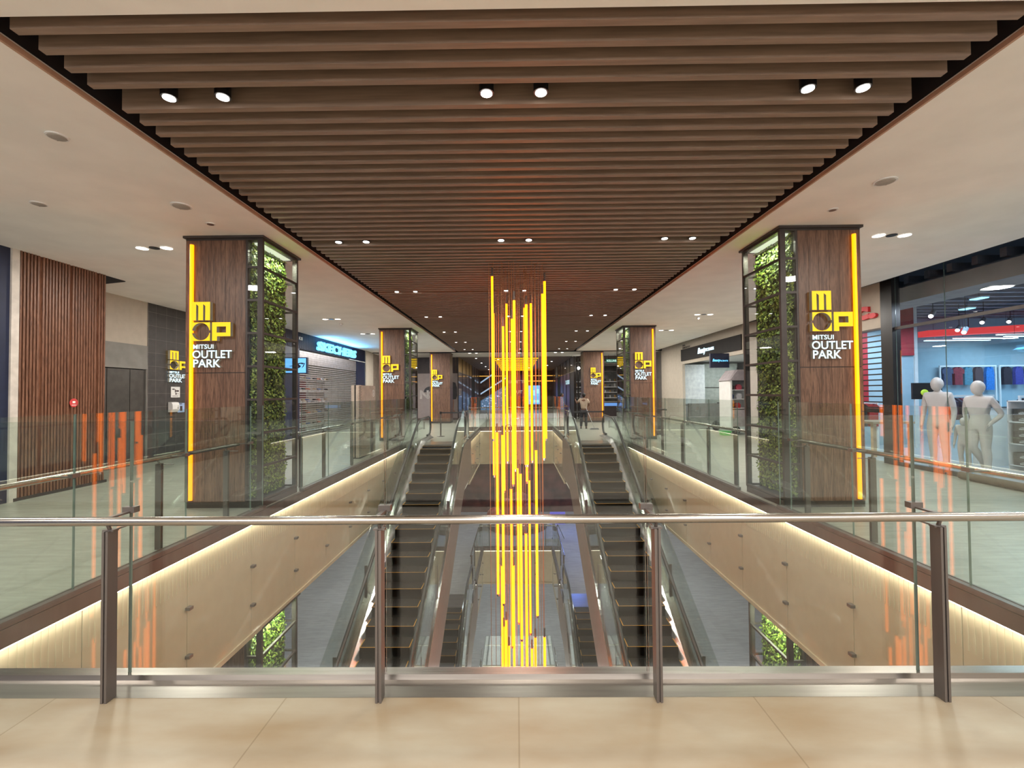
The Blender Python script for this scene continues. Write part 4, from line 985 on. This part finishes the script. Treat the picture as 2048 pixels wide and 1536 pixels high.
mb = MB(); mb.box(11.0, 11.04, 12.6, 12.64, .012, 1.35); mb.box(11.66, 11.70, 12.6, 12.64, .012, 1.35); mb.build('stand_legs', M_white, t)
# shoe box shelf
t = T('shoe_box_shelf', 'shelf stacked with dark shoe boxes beside the female mannequin', 'shelf', (9.95, 7.6, .012))
for z in (.10, .52, .95, 1.36): MB().box(9.75, 10.15, 6.0, 9.1, z, z + .02).build('shelf_board', M_white, t)
for y in (6.0, 9.08): MB().box(9.75, 10.15, y, y + .02, .012, 1.38).build('side_panel', M_white, t)
M_boxd = plain('dark_box_card', (.035, .033, .035), .6); M_boxg = plain('grey_box_card', (.34, .35, .37), .6); M_boxr = plain('red_box_card', (.35, .03, .04), .6)
def mkbox(mat, nm):
    o = MB(); o.box(-.16, .16, -.165, .165, 0, .125); o = o.build('shoe_box', mat)
    p = MB(); p.box(-.163, -.16, -.06, .05, .02, .04); p.prism([(-.05, .045), (.0, .052), (.06, .045), (.0, .066), (-.03, .07)], -.163, -.16, 'X'); p = p.build('printed_mark', plain('box_print_grey', (.45, .47, .47), .6), None); p.parent = o
    return o
pb1, pb2 = mkbox(M_boxd, 'dark'), mkbox(M_boxg, 'grey'); used = [0, 0]
for zi, z in enumerate((.12, .245 + .002, .37 + .004, .54, .667, .794, .97, 1.097)):
    if zi == 2: continue
    for k in range(8):
        g = (zi == 7 and k > 3) or (zi == 5 and k == 2)
        src = pb2 if g else pb1
        if not used[g]: o = src; used[g] = 1
        else: o = copy_tree(src)
        o.location = (9.93, 8.86 - k * .37, z)
        tag(o, f'{"grey" if g else "dark"} shoe box, {ordn[k]} from the female mannequin in the {ordn[zi]} layer up', 'shoe box', 'shoe boxes on the shelf')
t = T('white_plinth', 'white display plinth behind the female mannequin', 'plinth', (9.9, 9.6, .012)); MB().box(9.6, 10.25, 9.55, 9.65, .012, 1.22).build('panel', M_white, t); MB().box(9.58, 10.27, 9.53, 9.67, 1.22, 1.24).build('rim', M_chrome, t)
for k in range(9):
    mb = MB(); mb.box(-.16, .16, -.16, .16, 0, .12); o = mb.build('red_shoe_box', M_boxr); o.location = (10.9 + k * .34, 10.2, 1.03); tag(o, f'red shoe box, {ordn[k]} in the row behind the mannequins', 'shoe box', 'red shoe boxes in a row')
t = T('low_display_bench', 'low white bench carrying the red shoe boxes', 'bench', (12.2, 10.2, .012)); MB().box(10.7, 13.9, 10.0, 10.4, .99, 1.03).build('bench_top', M_white, t)
for x in (10.75, 13.85): MB().box(x - .03, x + .03, 10.02, 10.38, .012, .99).build('bench_end', M_white, t)
t = T('wooden_table', 'wooden display table behind the black grille shutter', 'table', (9.0, 11.3, .012)); MB().box(8.5, 9.5, 10.9, 11.7, .80, .85).build('table_top', plain('pale_table_wood', (.42, .32, .22), .5), t)
for x in (8.56, 9.44):
    for y in (10.96, 11.64): MB().box(x - .04, x + .04, y - .04, y + .04, .012, .80).build('leg', MATS['pale_table_wood'], t)
rack('short rack with red and black shirts behind the black grille shutter', 8.7, 9.9, 12.5, 1.25)
for k, (nm, c) in enumerate((('maroon', (.2, .03, .04)), ('purple', (.12, .05, .15)), ('black', (.02, .02, .02)), ('red', (.4, .03, .03)))):
    mb = MB(); shirt(mb, 8.85 + k * .3, 12.5, 1.24, .3, .62); o = mb.build('sports_shirt', plain('cloth2_' + nm, c, .8)); tag(o, f'{nm} shirt on the short rack behind the black grille shutter', 'shirt', 'shirts behind the grille')
for r in range(3):
    for k in range(3):
        mb = MB(); mb.ball((0, 0, 0), .11, .11, .09, 10, 6); mb.prism([(-.08, -.02), (.08, -.02), (.06, -.005), (-.06, -.005)], -.2, -.05, 'Y'); o = mb.build('cap', plain(['grey_cap', 'blue_grey_cap', 'pale_cap'][k], [(.3, .3, .33), (.2, .24, .32), (.55, .57, .6)][k], .8)); o.location = (8.75 + k * .36, 13.31, 1.62 + r * .42)
        tag(o, f'{["grey", "blue-grey", "pale"][k]} sports cap in the {row_n[r]} row on the wall behind the black grille', 'cap', 'caps on the wall')
t = T('mat_roll', 'dark rolled mat lying at the curb of the sportswear window', 'mat', (7.9, 7.0, .06)); mb = MB(); mb.tube([(7.98, 8.25, .07), (7.90, 7.0, .07), (7.82, 5.6, .07)], .065, 12); mb.build('roll', plain('roll_brown', (.10, .08, .06), .9), t)

# ---------------------------------------------------------------- figures
def skinmesh(name, pts, edges, mat, parent, sub=2, root=0):
    """pts: list of (x,y,z,rx[,ry])"""
    me = bpy.data.meshes.new(name); o0 = ORG.get(parent.name, Vector((0, 0, 0))) if parent is not None else Vector((0, 0, 0))
    me.from_pydata([(p[0], p[1], p[2]) for p in pts], edges, []); me.materials.append(mat)
    o = bpy.data.objects.new(name, me); COL.objects.link(o)
    sk = o.modifiers.new('skin', 'SKIN'); sk.use_smooth_shade = True
    for i, p in enumerate(pts):
        v = me.skin_vertices[0].data[i]; v.radius = (p[3], p[4] if len(p) > 4 else p[3]); v.use_root = (i == root)
    sb = o.modifiers.new('sub', 'SUBSURF'); sb.levels = sub; sb.render_levels = sub
    dg = bpy.context.evaluated_depsgraph_get(); m2 = bpy.data.meshes.new_from_object(o.evaluated_get(dg))
    o.modifiers.clear(); o.data = m2
    if parent is not None: o.parent = parent; ORG[o.name] = o0
    return o
def hand(P, E, w, d, side, curl=.3, s=1.0):
    """adds palm and fingers after wrist index w pointing along d; side = thumb direction"""
    d = Vector(d).normalized(); side = Vector(side).normalized(); nrm = d.cross(side)
    b = Vector(P[w][:3])
    def A(p, r): P.append((p.x, p.y, p.z, r)); return len(P) - 1
    pm = A(b + d * .05 * s, .022 * s); E.append((w, pm))
    for k, (off, ln) in enumerate(((.027, .072), (.009, .082), (-.009, .075), (-.027, .058))):
        k0 = A(b + d * .085 * s + side * off * s, .0095 * s); E.append((pm, k0))
        k1 = A(b + d * (.085 + ln * .5) * s + side * off * 1.15 * s - nrm * curl * ln * .25 * s, .008 * s); k2 = A(b + d * (.085 + ln * .92) * s + side * off * 1.2 * s - nrm * curl * ln * .8 * s, .007 * s)
        E += [(k0, k1), (k1, k2)]
    t0_ = A(b + d * .04 * s + side * .035 * s, .0105 * s); t1_ = A(b + d * .075 * s + side * .056 * s, .009 * s); E += [(pm, t0_), (t0_, t1_)]
def figure(name, label, cat, loc, rotz, H, J, mat, female=False, group=None):
    """J: dict of joints as fractions of H (x right, y forward(-)...)"""
    t = T(name, label, cat, (0, 0, 0), group)
    t['_'] = 1; del t['_']
    P = []; E = []
    def A(k, r, r2=None): x, y, z = J[k]; g_ = 1.18 if name == 'mannequin' else 1.0; P.append((x * H, y * H, z * H, r * H * g_) + ((r2 * H * g_,) if r2 else ())); return len(P) - 1
    pel = A('pelvis', .078, .058); wa = A('waist', .060 if female else .070, .048); ch = A('chest', .080 if female else .088, .058); nk = A('neck', .030); n2 = A('neck2', .026)
    E += [(pel, wa), (wa, ch), (ch, nk), (nk, n2)]
    for s_ in 'LR':
        sh_ = A('sh' + s_, .034); el = A('el' + s_, .023); wr = A('wr' + s_, .016); E += [(ch, sh_), (sh_, el), (el, wr)]
        dv = Vector(J['wr' + s_]) - Vector(J['el' + s_]); hand(P, E, wr, dv if 'hd' + s_ not in J else Vector(J['hd' + s_]), (0, -1, .15), .35, H / 1.75)
        hp = A('hip' + s_, .055); kn = A('kn' + s_, .033); cf = A('cf' + s_, .034); an = A('an' + s_, .020); he = A('he' + s_, .020); to = A('to' + s_, .017, .012)
        E += [(pel, hp), (hp, kn), (kn, cf), (cf, an), (an, he), (an, to)]
    b = skinmesh('body', P, E, mat, t)
    hx, hy, hz = [c * H for c in J['head']]; hs = 1.22 if name == 'mannequin' else 1.0; hz -= .066 * H * (hs - 1)
    mb = MB()
    # egg shaped head with slight face plane
    seg, rg = 20, 14; v = []; f = []
    for i in range(rg + 1):
        a = PI * i / rg
        for k in range(seg):
            bb = 2 * PI * k / seg; x = math.sin(a) * math.cos(bb); y = math.sin(a) * math.sin(bb); z = math.cos(a)
            wz = 1 - .22 * max(0, -z); yy = y * (1.0 if y > 0 else .95)
            nose = .10 * math.exp(-((x / .12) ** 2) - ((z + .12) / .2) ** 2) if y < 0 else 0
            brow = -.04 * math.exp(-((abs(x) - .32) / .16) ** 2 - ((z - .08) / .12) ** 2) if y < 0 else 0
            v.append((hx + x * .046 * H * wz * hs, hy + (yy * wz - nose - brow) * .056 * H * hs - (.010 * H if z < -.3 else 0), hz + z * .066 * H * hs))
    for i in range(rg):
        for k in range(seg): f.append((i * seg + k, (i + 1) * seg + k, (i + 1) * seg + (k + 1) % seg, i * seg + (k + 1) % seg))
    mb.add(v, f, 0, True)
    for sx in ((-1, 1) if hs == 1.0 else ()): mb.ball((hx + sx * .046 * H, hy + .004 * H, hz - .006 * H), .006 * H, .010 * H, .016 * H, 8, 6)
    h = mb.build('head', mat, t)
    t.location = loc; t.rotation_euler = (0, 0, rotz)
    return t
base = dict(pelvis=(0, 0, .53), waist=(0, .0, .62), chest=(0, 0, .74), neck=(0, .005, .835), neck2=(0, -.004, .875), head=(0, -.012, .935),
            shL=(.105, 0, .80), shR=(-.105, 0, .80), elL=(.135, .01, .62), elR=(-.135, .01, .62), wrL=(.135, -.04, .48), wrR=(-.135, -.04, .48),
            hipL=(.05, 0, .49), hipR=(-.05, 0, .49), knL=(.055, -.01, .28), knR=(-.055, -.01, .28), cfL=(.055, .008, .20), cfR=(-.055, .008, .20),
            anL=(.055, .01, .045), anR=(-.055, .01, .045), heL=(.055, .03, .02), heR=(-.055, .03, .02), toL=(.06, -.07, .014), toR=(-.06, -.07, .014))
M_mann = plain('mannequin_grey_plastic', (.62, .58, .54), .45, var=.03)
J = dict(base); figure('mannequin', 'tall grey male mannequin standing in the sportswear window, looking aside', 'mannequin', (8.72, 9.45, .012), -1.15, 1.85, J, M_mann, group='window mannequins')
J = dict(base); J.update(knR=(-.04, -.045, .285), cfR=(-.04, .02, .22), anR=(-.045, .135, .075), heR=(-.045, .16, .06), toR=(-.05, .10, .012), elR=(-.16, .05, .64), wrR=(-.10, -.02, .55), elL=(.165, .05, .64), wrL=(.11, -.03, .545), waist=(0, .012, .63), chest=(0, -.012, .745), pelvis=(0, .01, .53), hdL=(-.2, -.4, -.9), hdR=(.2, -.4, -.9))
figure('mannequin', 'grey female mannequin with hands on hips and one leg back in the sportswear window', 'mannequin', (8.72, 8.62, .012), -1.35, 1.76, J, M_mann, True, group='window mannequins')
J = dict(base); J.update(head=(0, -.01, .91)); figure('mannequin', 'small grey child mannequin between the two adult mannequins', 'mannequin', (8.85, 9.05, .012), -1.2, 1.07, J, M_mann, group='window mannequins')
for k, (x, y) in enumerate(((8.72, 9.45), (8.72, 8.62), (8.85, 9.05))):
    pm = [o for o in COL.objects if o.name.startswith('mannequin')][k]; q = MB().disc((0, 0, 0), .17, .008, 24).build('base_plate', M_chrome); q.parent = pm

M_skin = plain('brown_skin', (.16, .075, .045), .55, var=.05); M_hair = plain('black_hair', (.012, .01, .01), .6)
def person(label, loc, rotz, H, J, shirtc, trousc, lanyard=False, mop=False):
    t = figure('person', label, 'person', (0, 0, 0), 0, H, J, M_skin)
    g = lambda k: [c * H for c in J[k]]
    P = [(*g('pelvis'), .100 * H, .084 * H), (*g('waist'), .098 * H, .080 * H), (*g('chest'), .106 * H, .084 * H), (J['neck'][0] * H, J['neck'][1] * H, (J['neck'][2] - .01) * H, .040 * H)]
    E = [(0, 1), (1, 2), (2, 3)]
    for s_ in 'LR':
        sh_ = len(P); P.append((*g('sh' + s_), .046 * H)); m = [(a * .35 + b_ * .65) for a, b_ in zip(g('sh' + s_), g('el' + s_))]; P.append((*m, .040 * H)); E += [(2, sh_), (sh_, sh_ + 1)]
    skinmesh('shirt', P, E, shirtc, t)
    P = [(J['pelvis'][0] * H, J['pelvis'][1] * H, (J['pelvis'][2] + .0) * H, .086 * H, .066 * H)]; E = []
    for s_ in 'LR':
        k = len(P); P += [(*g('hip' + s_), .062 * H), (*g('kn' + s_), .046 * H), (*g('cf' + s_), .042 * H), (*g('an' + s_), .036 * H)]; E += [(0, k), (k, k + 1), (k + 1, k + 2), (k + 2, k + 3)]
    skinmesh('trousers', P, E, trousc, t)
    for s_ in 'LR':
        a = g('he' + s_); b_ = g('to' + s_); mb = MB(); c = [(a[i] + b_[i]) / 2 for i in range(3)]
        mb.ball((c[0], c[1], .035), .045, .13, .036, 12, 6); mb.build('shoe', M_black, t)
    hx, hy, hz = g('head'); mb = MB(); mb.ball((hx, hy + .010 * H, hz + .014 * H), .051 * H, .058 * H, .058 * H, 16, 10); mb.build('hair', M_hair, t)
    t.location = loc; t.rotation_euler = (0, 0, rotz)
    return t
J = dict(base); J.update(elR=(-.15, -.05, .66), wrR=(-.06, -.12, .60), shL=(.105, 0, .81), elL=(.19, -.05, .70), wrL=(.24, -.10, .80), hdL=(.05, -.05, 1), head=(0, -.03, .93), knL=(.07, 0, .28), anL=(.085, .01, .045), heL=(.085, .03, .02), toL=(.09, -.06, .014), cfL=(.078, .01, .2))
person('person in beige shirt and dark trousers seen from behind, one arm raised, holding a mop', (3.03, 20.35, .0), PI - .2, 1.60, J, plain('beige_shirt_cloth', (.42, .33, .25), .8), plain('dark_trouser_cloth', (.03, .03, .035), .8))
t = T('mop', 'long handled floor mop held by the person in the beige shirt', 'mop', (3.2, 20.1, 0))
mb = MB(); mb.tube([(3.06, 20.02, .98), (3.42, 19.95, .05)], .013, 8); mb.build('handle', M_chrome, t)
mb = MB(); mb.prism([(3.22, .0), (3.62, .0), (3.58, .05), (3.28, .05)], 19.85, 20.05, 'Y'); mb.build('mop_head', plain('grey_mop_cloth', (.16, .16, .17), .9, bump=.5), t)
J = dict(base); J.update(elL=(.13, -.06, .63), wrL=(.05, -.14, .62), elR=(-.13, -.06, .63), wrR=(-.04, -.14, .60), head=(0, -.02, .935))
person('person with dark hair in grey top standing behind the glass railing', (2.16, 21.8, .0), 1.2, 1.60, J, plain('grey_top_cloth', (.20, .17, .17), .8), plain('brown_trouser_cloth', (.07, .055, .05), .8))

# ---------------------------------------------------------------- beauty shop
BX = 7.95
struct('wall_right_10', MB().box(BX, BX + .12, 15.9, 21.68, 2.93, 4.6), M_cwall)
struct('wall_right_12', MB().box(BX, BX + .12, 21.68, 24.8, 0, 4.6), M_cwall)
t = T('shop_fascia', 'black fascia board with blue-white script name over the beauty shop opening', 'shop sign', (BX, 18.8, 3.07))
MB().box(BX - .04, BX - .001, 15.95, 21.76, 3.08, 3.62).build('board', plain('matt_black_board', (.014, .012, .012), .8), t)
text('lettering', 'Beauty', 19.70, 18.86, 3.17, 3.50, 0, [M_letter], t, .03, .015, lambda u, z, d: (BX - .05 + d, u, z), shear=.35, spacing=.85)
text('lettering', 'SCENTS', 18.86, 18.12, 3.29, 3.41, 0, [M_letter], t, .03, .015, lambda u, z, d: (BX - .05 + d, u, z))
t = T('unit_lettering', 'small black unit lettering on the cream wall above the black fascia', 'lettering', (BX, 21.2, 3.7))
text('lettering', '06', 21.6, 21.25, 3.76, 3.84, 0, [M_black], t, .01, .02, lambda u, z, d: (BX - .01 + d, u, z)); text('lettering', 'EMERGEX', 21.6, 20.66, 3.65, 3.73, 0, [M_black], t, .01, .02, lambda u, z, d: (BX - .01 + d, u, z))
t = T('projecting_sign', 'dark square hanging sign with blue script beside the beauty shop', 'sign', (7.6, 16.95, 2.5))
MB().box(7.25, BX, 16.93, 17.02, 2.50, 3.03).build('box', M_navy, t)
text('lettering', 'Beauty', 7.33, 7.62, 2.70, 2.83, 16.925, [M_blue], t, .006, .01, shear=.35); text('lettering', 'SCENTS', 7.62, 7.90, 2.73, 2.78, 16.925, [M_blue], t, .006, .01)
struct('wall_right_11', MB().box(11.8, 11.9, 13.5, 24.8, 0, 4.6), M_white); struct('wall_far_7', MB().box(8.07, 11.8, 24.7, 24.8, 0, 4.6), M_white)
struct('wall_near_4', MB().box(8.12, 11.8, 13.52, 13.62, 0, 4.6), M_white)
struct('ceiling', MB().box(8.07, 11.8, 13.6, 24.7, 3.1, 3.16), M_white)
area('shop_light', (10, 19.5, 3.05), 1.5, 75, (.85, .96, 1), size_y=5)
t = T('white_partition', 'pale partition panel with dark seam and door inside the beauty shop', 'partition', (10.4, 22.6, 0))
MB().box(9.3, 11.0, 22.6, 22.7, 0, 3.0).build('panel', plain('pale_green_grey_board', (.42, .46, .42), .6), t); MB().box(9.3, 11.0, 22.58, 22.6, 1.80, 1.83).build('seam', M_frame, t); MB().box(10.98, 11.06, 22.56, 22.7, 0, 2.8).build('door_jamb', M_frame, t)
t = T('light_board', 'bright white tall panel just inside the beauty shop opening', 'panel', (8.4, 22.4, .95)); MB().box(8.25, 9.3, 22.4, 22.5, 1.0, 2.95).build('face', plain('bright_white_board', (.85, .9, .93), .5), t); MB().box(8.25, 9.3, 22.5, 22.55, 0, 2.95).build('back_board', M_white, t)
t = T('board_stack', 'grey stack of boards leaning low inside the beauty shop opening', 'boards', (9.2, 22.0, 0)); MB().box(8.3, 10.3, 21.9, 22.0, 0, 1.05).build('board', M_greyplaster, t); MB().box(8.35, 10.2, 22.02, 22.08, 0, 1.0).build('second_board', M_cwall, t)
t = T('yellow_tape', 'black and yellow tape dispenser on top of the low boards', 'tape', (10.0, 21.95, 1.05)); MB().box(9.7, 10.2, 21.92, 21.99, 1.05, 1.09).build('tape', M_black, t); MB().box(9.9, 10.1, 21.9, 22.0, 1.05, 1.075).build('yellow_band', plain('neon_band', (.7, .7, .05), .6), t)
t = T('market_cart', 'white market cart with sloping grey roof and shelves of goods by the beauty shop', 'cart', (8.6, 17.4, 0))
mb = MB(); mb.prism([(7.95, 2.02), (9.6, 2.02), (9.3, 2.42), (8.25, 2.42)], 16.9, 17.9, 'Y'); mb.build('roof', plain('mauve_roof', (.36, .32, .34), .6), t)
MB().box(8.0, 9.5, 17.85, 17.9, .3, 2.02).build('back_panel', M_white, t)
for x in (8.02, 9.48): MB().box(x - .03, x + .03, 16.95, 17.9, .2, 2.02).build('side_frame', M_white, t)
for z in (.95, 1.3, 1.65): MB().box(8.03, 9.47, 17.3, 17.85, z, z + .03).build('shelf_board', M_white, t)
MB().box(8.0, 9.5, 17.0, 17.88, .3, .92).build('counter', plain('mauve_counter', (.42, .38, .38), .6), t)
for x in (8.2, 9.3):
    mb = MB(); mb.tube([(x, 17.0, .16), (x, 17.06, .16)], .16, 14); mb.build('wheel', M_black, t)
for k, (nm, c, x, z) in enumerate((('dark', (.08, .05, .05), 8.2, 1.68), ('pink', (.7, .12, .18), 8.5, 1.68), ('navy', (.06, .08, .2), 8.2, 1.33), ('white', (.7, .7, .72), 8.5, 1.33), ('red', (.5, .05, .05), 8.45, .98), ('brown', (.25, .14, .09), 8.2, .98))):
    mb = MB(); mb.prism([(x - .09, z), (x + .09, z), (x + .11, z + .12), (x + .04, z + .2), (x - .05, z + .2), (x - .11, z + .12)], 17.35, 17.5, 'Y'); o = mb.build('handbag', plain('bag_' + nm, c, .6)); tag(o, f'{nm} bag on the shelves of the market cart', 'bag', 'bags on the cart shelves')
t = T('backpack', 'black backpack on the floor inside the beauty shop', 'backpack', (8.55, 18.8, 0)); mb = MB(); mb.ball((8.28, 18.9, .2), .17, .13, .21, 14, 10); mb.build('bag_body', plain('black_nylon', (.02, .02, .022), .6), t); mb = MB(); mb.ball((8.28, 18.78, .13), .12, .06, .10, 10, 6); mb.build('front_pocket', MATS['black_nylon'], t)
t = T('green_crate', 'small bright green crate on the floor by the market cart', 'crate', (7.7, 16.8, 0)); mb = MB(); mb.prism([(7.56, .0), (7.84, .0), (7.88, .14), (7.52, .14)], 16.7, 16.95, 'Y'); mb.build('crate_body', plain('bright_green_plastic', (.08, .55, .12), .5), t); MB().box(7.5, 7.9, 16.68, 16.97, .14, .155).build('rim', MATS['bright_green_plastic'], t)

# ---------------------------------------------------------------- hall furniture
t = T('information_totem', 'tall beige information totem with perforated edge on the shutter-shop flank', 'totem', (-4.05, 11.9, 0))
mb = MB(); mb.add([(-4.15, 11.36, .03), (-3.95, 11.28, .03), (-3.90, 12.5, .03), (-4.10, 12.5, .03), (-4.15, 11.36, 1.84), (-3.95, 11.28, 1.84), (-3.90, 12.5, 1.84), (-4.10, 12.5, 1.84)], [(0, 3, 2, 1), (4, 5, 6, 7), (0, 1, 5, 4), (1, 2, 6, 5), (2, 3, 7, 6), (3, 0, 4, 7)])
mb.build('body', plain('totem_beige', (.44, .37, .31), .5), t)
mb = MB(); mb.box(-3.952, -3.935, 11.29, 11.46, .03, 1.845); mb.build('edge_strip', plain('totem_pale_strip', (.6, .54, .46), .5), t)
mb = MB(); z = .06; r = 0
while z < 1.82:
    for c in range(3): mb.box(-3.934, -3.931, 11.30 + c * .055 + (r % 2) * .027, 11.325 + c * .055 + (r % 2) * .027, z, z + .022)
    z += .034; r += 1
mb.build('perforations', M_black, t)
MB().box(-4.05, -4.02, 11.30, 11.325, .03, 1.84).build('slot', M_black, t)
mb = MB(); n = 28
for k in range(n):
    a, b_ = 2 * PI * k / n, 2 * PI * (k + 1) / n; yc, zc = 12.34, 1.64
    X = lambda y_: -3.95 + (y_ - 11.28) * .041 + .006
    q = [(yc + r_ * math.cos(g_) * 1.0, zc + r_ * math.sin(g_)) for r_, g_ in ((.095, a), (.095, b_), (.075, b_), (.075, a))]
    mb.add([(X(p[0]), p[0], p[1]) for p in q], [(0, 1, 2, 3)])
mb.box(-3.905, -3.899, 12.325, 12.355, 1.59, 1.66); mb.box(-3.905, -3.899, 12.325, 12.355, 1.675, 1.70)
mb.build('info_symbol', M_white, t)
MB().box(-4.12, -3.92, 11.34, 12.45, 0, .03).build('base', M_frame, t)
def stanchion(label, x, y, x2):
    t = T('queue_post', label, 'barrier post', (x, y, 0))
    mb = MB(); mb.tube([(x, y, 0), (x, y, .012), (x, y, .03)], [.16, .16, .05], 20); mb.build('base', M_post, t)
    mb = MB(); mb.tube([(x, y, .02), (x, y, .9)], .027, 12); mb.build('post', M_post, t)
    mb = MB(); mb.tube([(x, y, .84), (x, y, .94)], .036, 12); mb.build('belt_head', M_black, t)
    MB().box(min(x, x2), max(x, x2), y - .004, y + .004, .87, .92).build('belt', M_black, t)
stanchion('black belt queue post closing the escalator on the shutter-shop side', -2.86, 17.1, -1.99)
stanchion('black belt queue post closing the escalator on the sportswear-shop side', 3.25, 16.95, 2.12)
t = T('standing_desk', 'dark standing desk behind the second sportswear-shop column', 'desk', (5.3, 17.2, 0))
mb = MB(); mb.box(5.02, 5.62, 17.0, 17.4, .92, .97); mb.build('desk_top', M_black, t); MB().box(5.12, 5.42, 17.05, 17.35, .03, .92).build('desk_body', plain('dark_desk', (.05, .05, .06), .5), t); MB().box(5.05, 5.5, 17.02, 17.38, 0, .03).build('base', M_black, t)
# lower storey: display stage and easel seen through the opening
t = T('display_stage', 'dark round stage with red flower shapes on the lower floor behind the tubes', 'stage', (-.2, 25, -5.55))
mb = MB(); mb.disc((0, 24.6, -5.55), 1.6, .25, 32); mb.build('platform', plain('stage_dark_brown', (.06, .035, .03), .5), t)
for k, (x, y, r, c) in enumerate(((-1.2, 24.3, .42, (.35, .05, .02)), (-.6, 24.8, .6, (.16, .03, .02)), (.7, 24.7, .5, (.12, .02, .04)), (.1, 25.0, .75, (.08, .03, .03)))):
    mb = MB(); mb.ball((x, y, -5.3 + r), r, .35, r, 14, 10); mb.build('flower_shape', plain('stage_red_%d' % k, c, .6, var=.4, scale=4), t)
struct('wall_far_8', MB().box(-6, 6, 27.5, 27.6, -5.55, -1.66), plain('deep_red_hoarding', (.09, .025, .02), .6, var=.5, scale=1.2))
t = T('easel_screen', 'blue lit screen on a black tripod on the lower floor', 'screen', (2.0, 22.6, -5.55))
MB().box(1.62, 2.38, 22.6, 22.66, -4.9, -4.3).build('display', glow('violet_screen', (.10, .09, .45), 1.0), t)
mb = MB(); mb.tube([(2, 22.63, -4.9), (1.7, 22.4, -5.55)], .015, 6); mb.tube([(2, 22.63, -4.9), (2.3, 22.4, -5.55)], .015, 6); mb.tube([(2, 22.63, -4.9), (2, 22.95, -5.55)], .015, 6); mb.build('tripod', M_black, t)
area('blue_stage_glow', (3.0, 23.5, -3.0), 1.0, 60, (.12, .25, 1), rot=(0, .3, 0))

# ---------------------------------------------------------------- cafe behind the third column, sportswear-shop side
struct('wall_right_13', MB().box(7.95, 8.05, 24.8, 34, 0, 4.6), plain('dim_cafe_wall', (.13, .12, .11), .7))
struct('wall_far_9', MB().box(3.74, 8.0, 33.9, 34.0, 0, 4.6), plain('cafe_back_wall', (.20, .20, .19), .7, var=.3, scale=2))
struct('ceiling', MB().box(3.74, 8.0, 28.0, 34.0, 3.98, 4.05), M_dark)
t = T('cafe_facade', 'black framed open cafe front beside the third sportswear-shop column', 'shop front', (5.8, 28.1, 0))
for x in (3.85, 5.2, 6.6, 7.9): MB().box(x - .04, x + .04, 28.06, 28.14, 0, 3.88).build('mullion', M_frame, t)
for z in (2.9, 3.84): MB().box(3.81, 7.94, 28.07, 28.13, z, z + .05).build('transom', M_frame, t)
t = T('cafe_ceiling_grid', 'white pipes and beams hanging under the dark cafe ceiling', 'ceiling pipes', (5.8, 31, 3.5))
for k in range(6):
    mb = MB(); mb.tube([(3.9, 28.8 + k * .9, 3.55 + .05 * (k % 2)), (7.9, 28.8 + k * .9, 3.6)], .035, 6); mb.tube([(5.8, 28.8 + k * .9, 3.58), (5.8, 28.8 + k * .9, 3.98)], .01, 4); mb.build('pipe', M_white, t)
t = T('cafe_counter', 'cafe counter with a blue lit front and shelves of glasses behind', 'counter', (6, 31, 0))
MB().box(4.4, 7.6, 31, 31.6, .0, .95).build('body', M_dkb, t); MB().box(4.35, 7.65, 30.96, 31.64, .95, 1.0).build('counter_top', M_steel, t); MB().box(4.5, 7.5, 30.97, 31.0, .7, .9).build('lit_front', glow('counter_blue', (.15, .35, .8), .7), t)
t = T('back_shelf', 'white cafe shelves with rows of cups on the back wall', 'shelf', (6, 33.7, .0))
for z in (.0, 1.2, 1.6, 2.0, 2.4): MB().box(4.2, 7.6, 33.5, 33.88, z, z + .05).build('shelf_board', M_white, t)
for x in (4.2, 7.55): MB().box(x, x + .05, 33.5, 33.88, 0, 2.45).build('side_panel', M_white, t)
rr = random.Random(21)
for r in range(4):
    for k in range(9):
        mb = MB(); h = rr.uniform(.12, .24); mb.tube([(0, 0, 0), (0, 0, h)], [.05, .06], 8); o = mb.build('cafe_jar', plain(['jar_dark', 'jar_pale', 'jar_amber'][(k + r) % 3], [(.05, .05, .05), (.6, .6, .58), (.4, .22, .06)][(k + r) % 3], .4)); o.location = (4.45 + k * .36, 33.68, 1.25 + .4 * r)
        tag(o, f'{["dark", "pale", "amber"][(k + r) % 3]} jar, {ordn[k]} on the {row_n[r]} cafe shelf', 'jar', 'jars on the cafe shelves')
area('cafe_light', (5.9, 30.6, 3.4), 1.0, 60, (1, .95, .88), size_y=2)
t = T('exit_sign', 'green and white KELUAR exit sign hanging before the cafe', 'exit sign', (5.75, 27.2, 3.5))
MB().box(5.4, 6.1, 27.2, 27.25, 3.42, 3.62).build('sign_box', plain('exit_green', (.03, .28, .20), .5), t)
text('lettering', 'KELUAR', 5.46, 6.04, 3.46, 3.58, 27.195, [glow('exit_lit_text', (.7, 1, .9), .9)], t, .006, .01)
mb = MB(); mb.tube([(5.55, 27.22, 3.62), (5.55, 27.22, 3.9)], .008, 5); mb.tube([(5.95, 27.22, 3.62), (5.95, 27.22, 3.9)], .008, 5); mb.build('hanger', M_frame, t)
t = T('flood_lamp', 'very bright round white lamp on the facade behind the third sportswear-shop column', 'lamp', (3.84, 27.9, 3.1))
mb = MB(); mb.ball((3.84, 27.78, 3.12), .085, .085, .085, 14, 10); mb.build('lens', glow('flood_white', (1, .97, .85), 25), t); MB().box(3.78, 3.90, 27.84, 28.06, 3.06, 3.18).build('housing', M_frame, t)
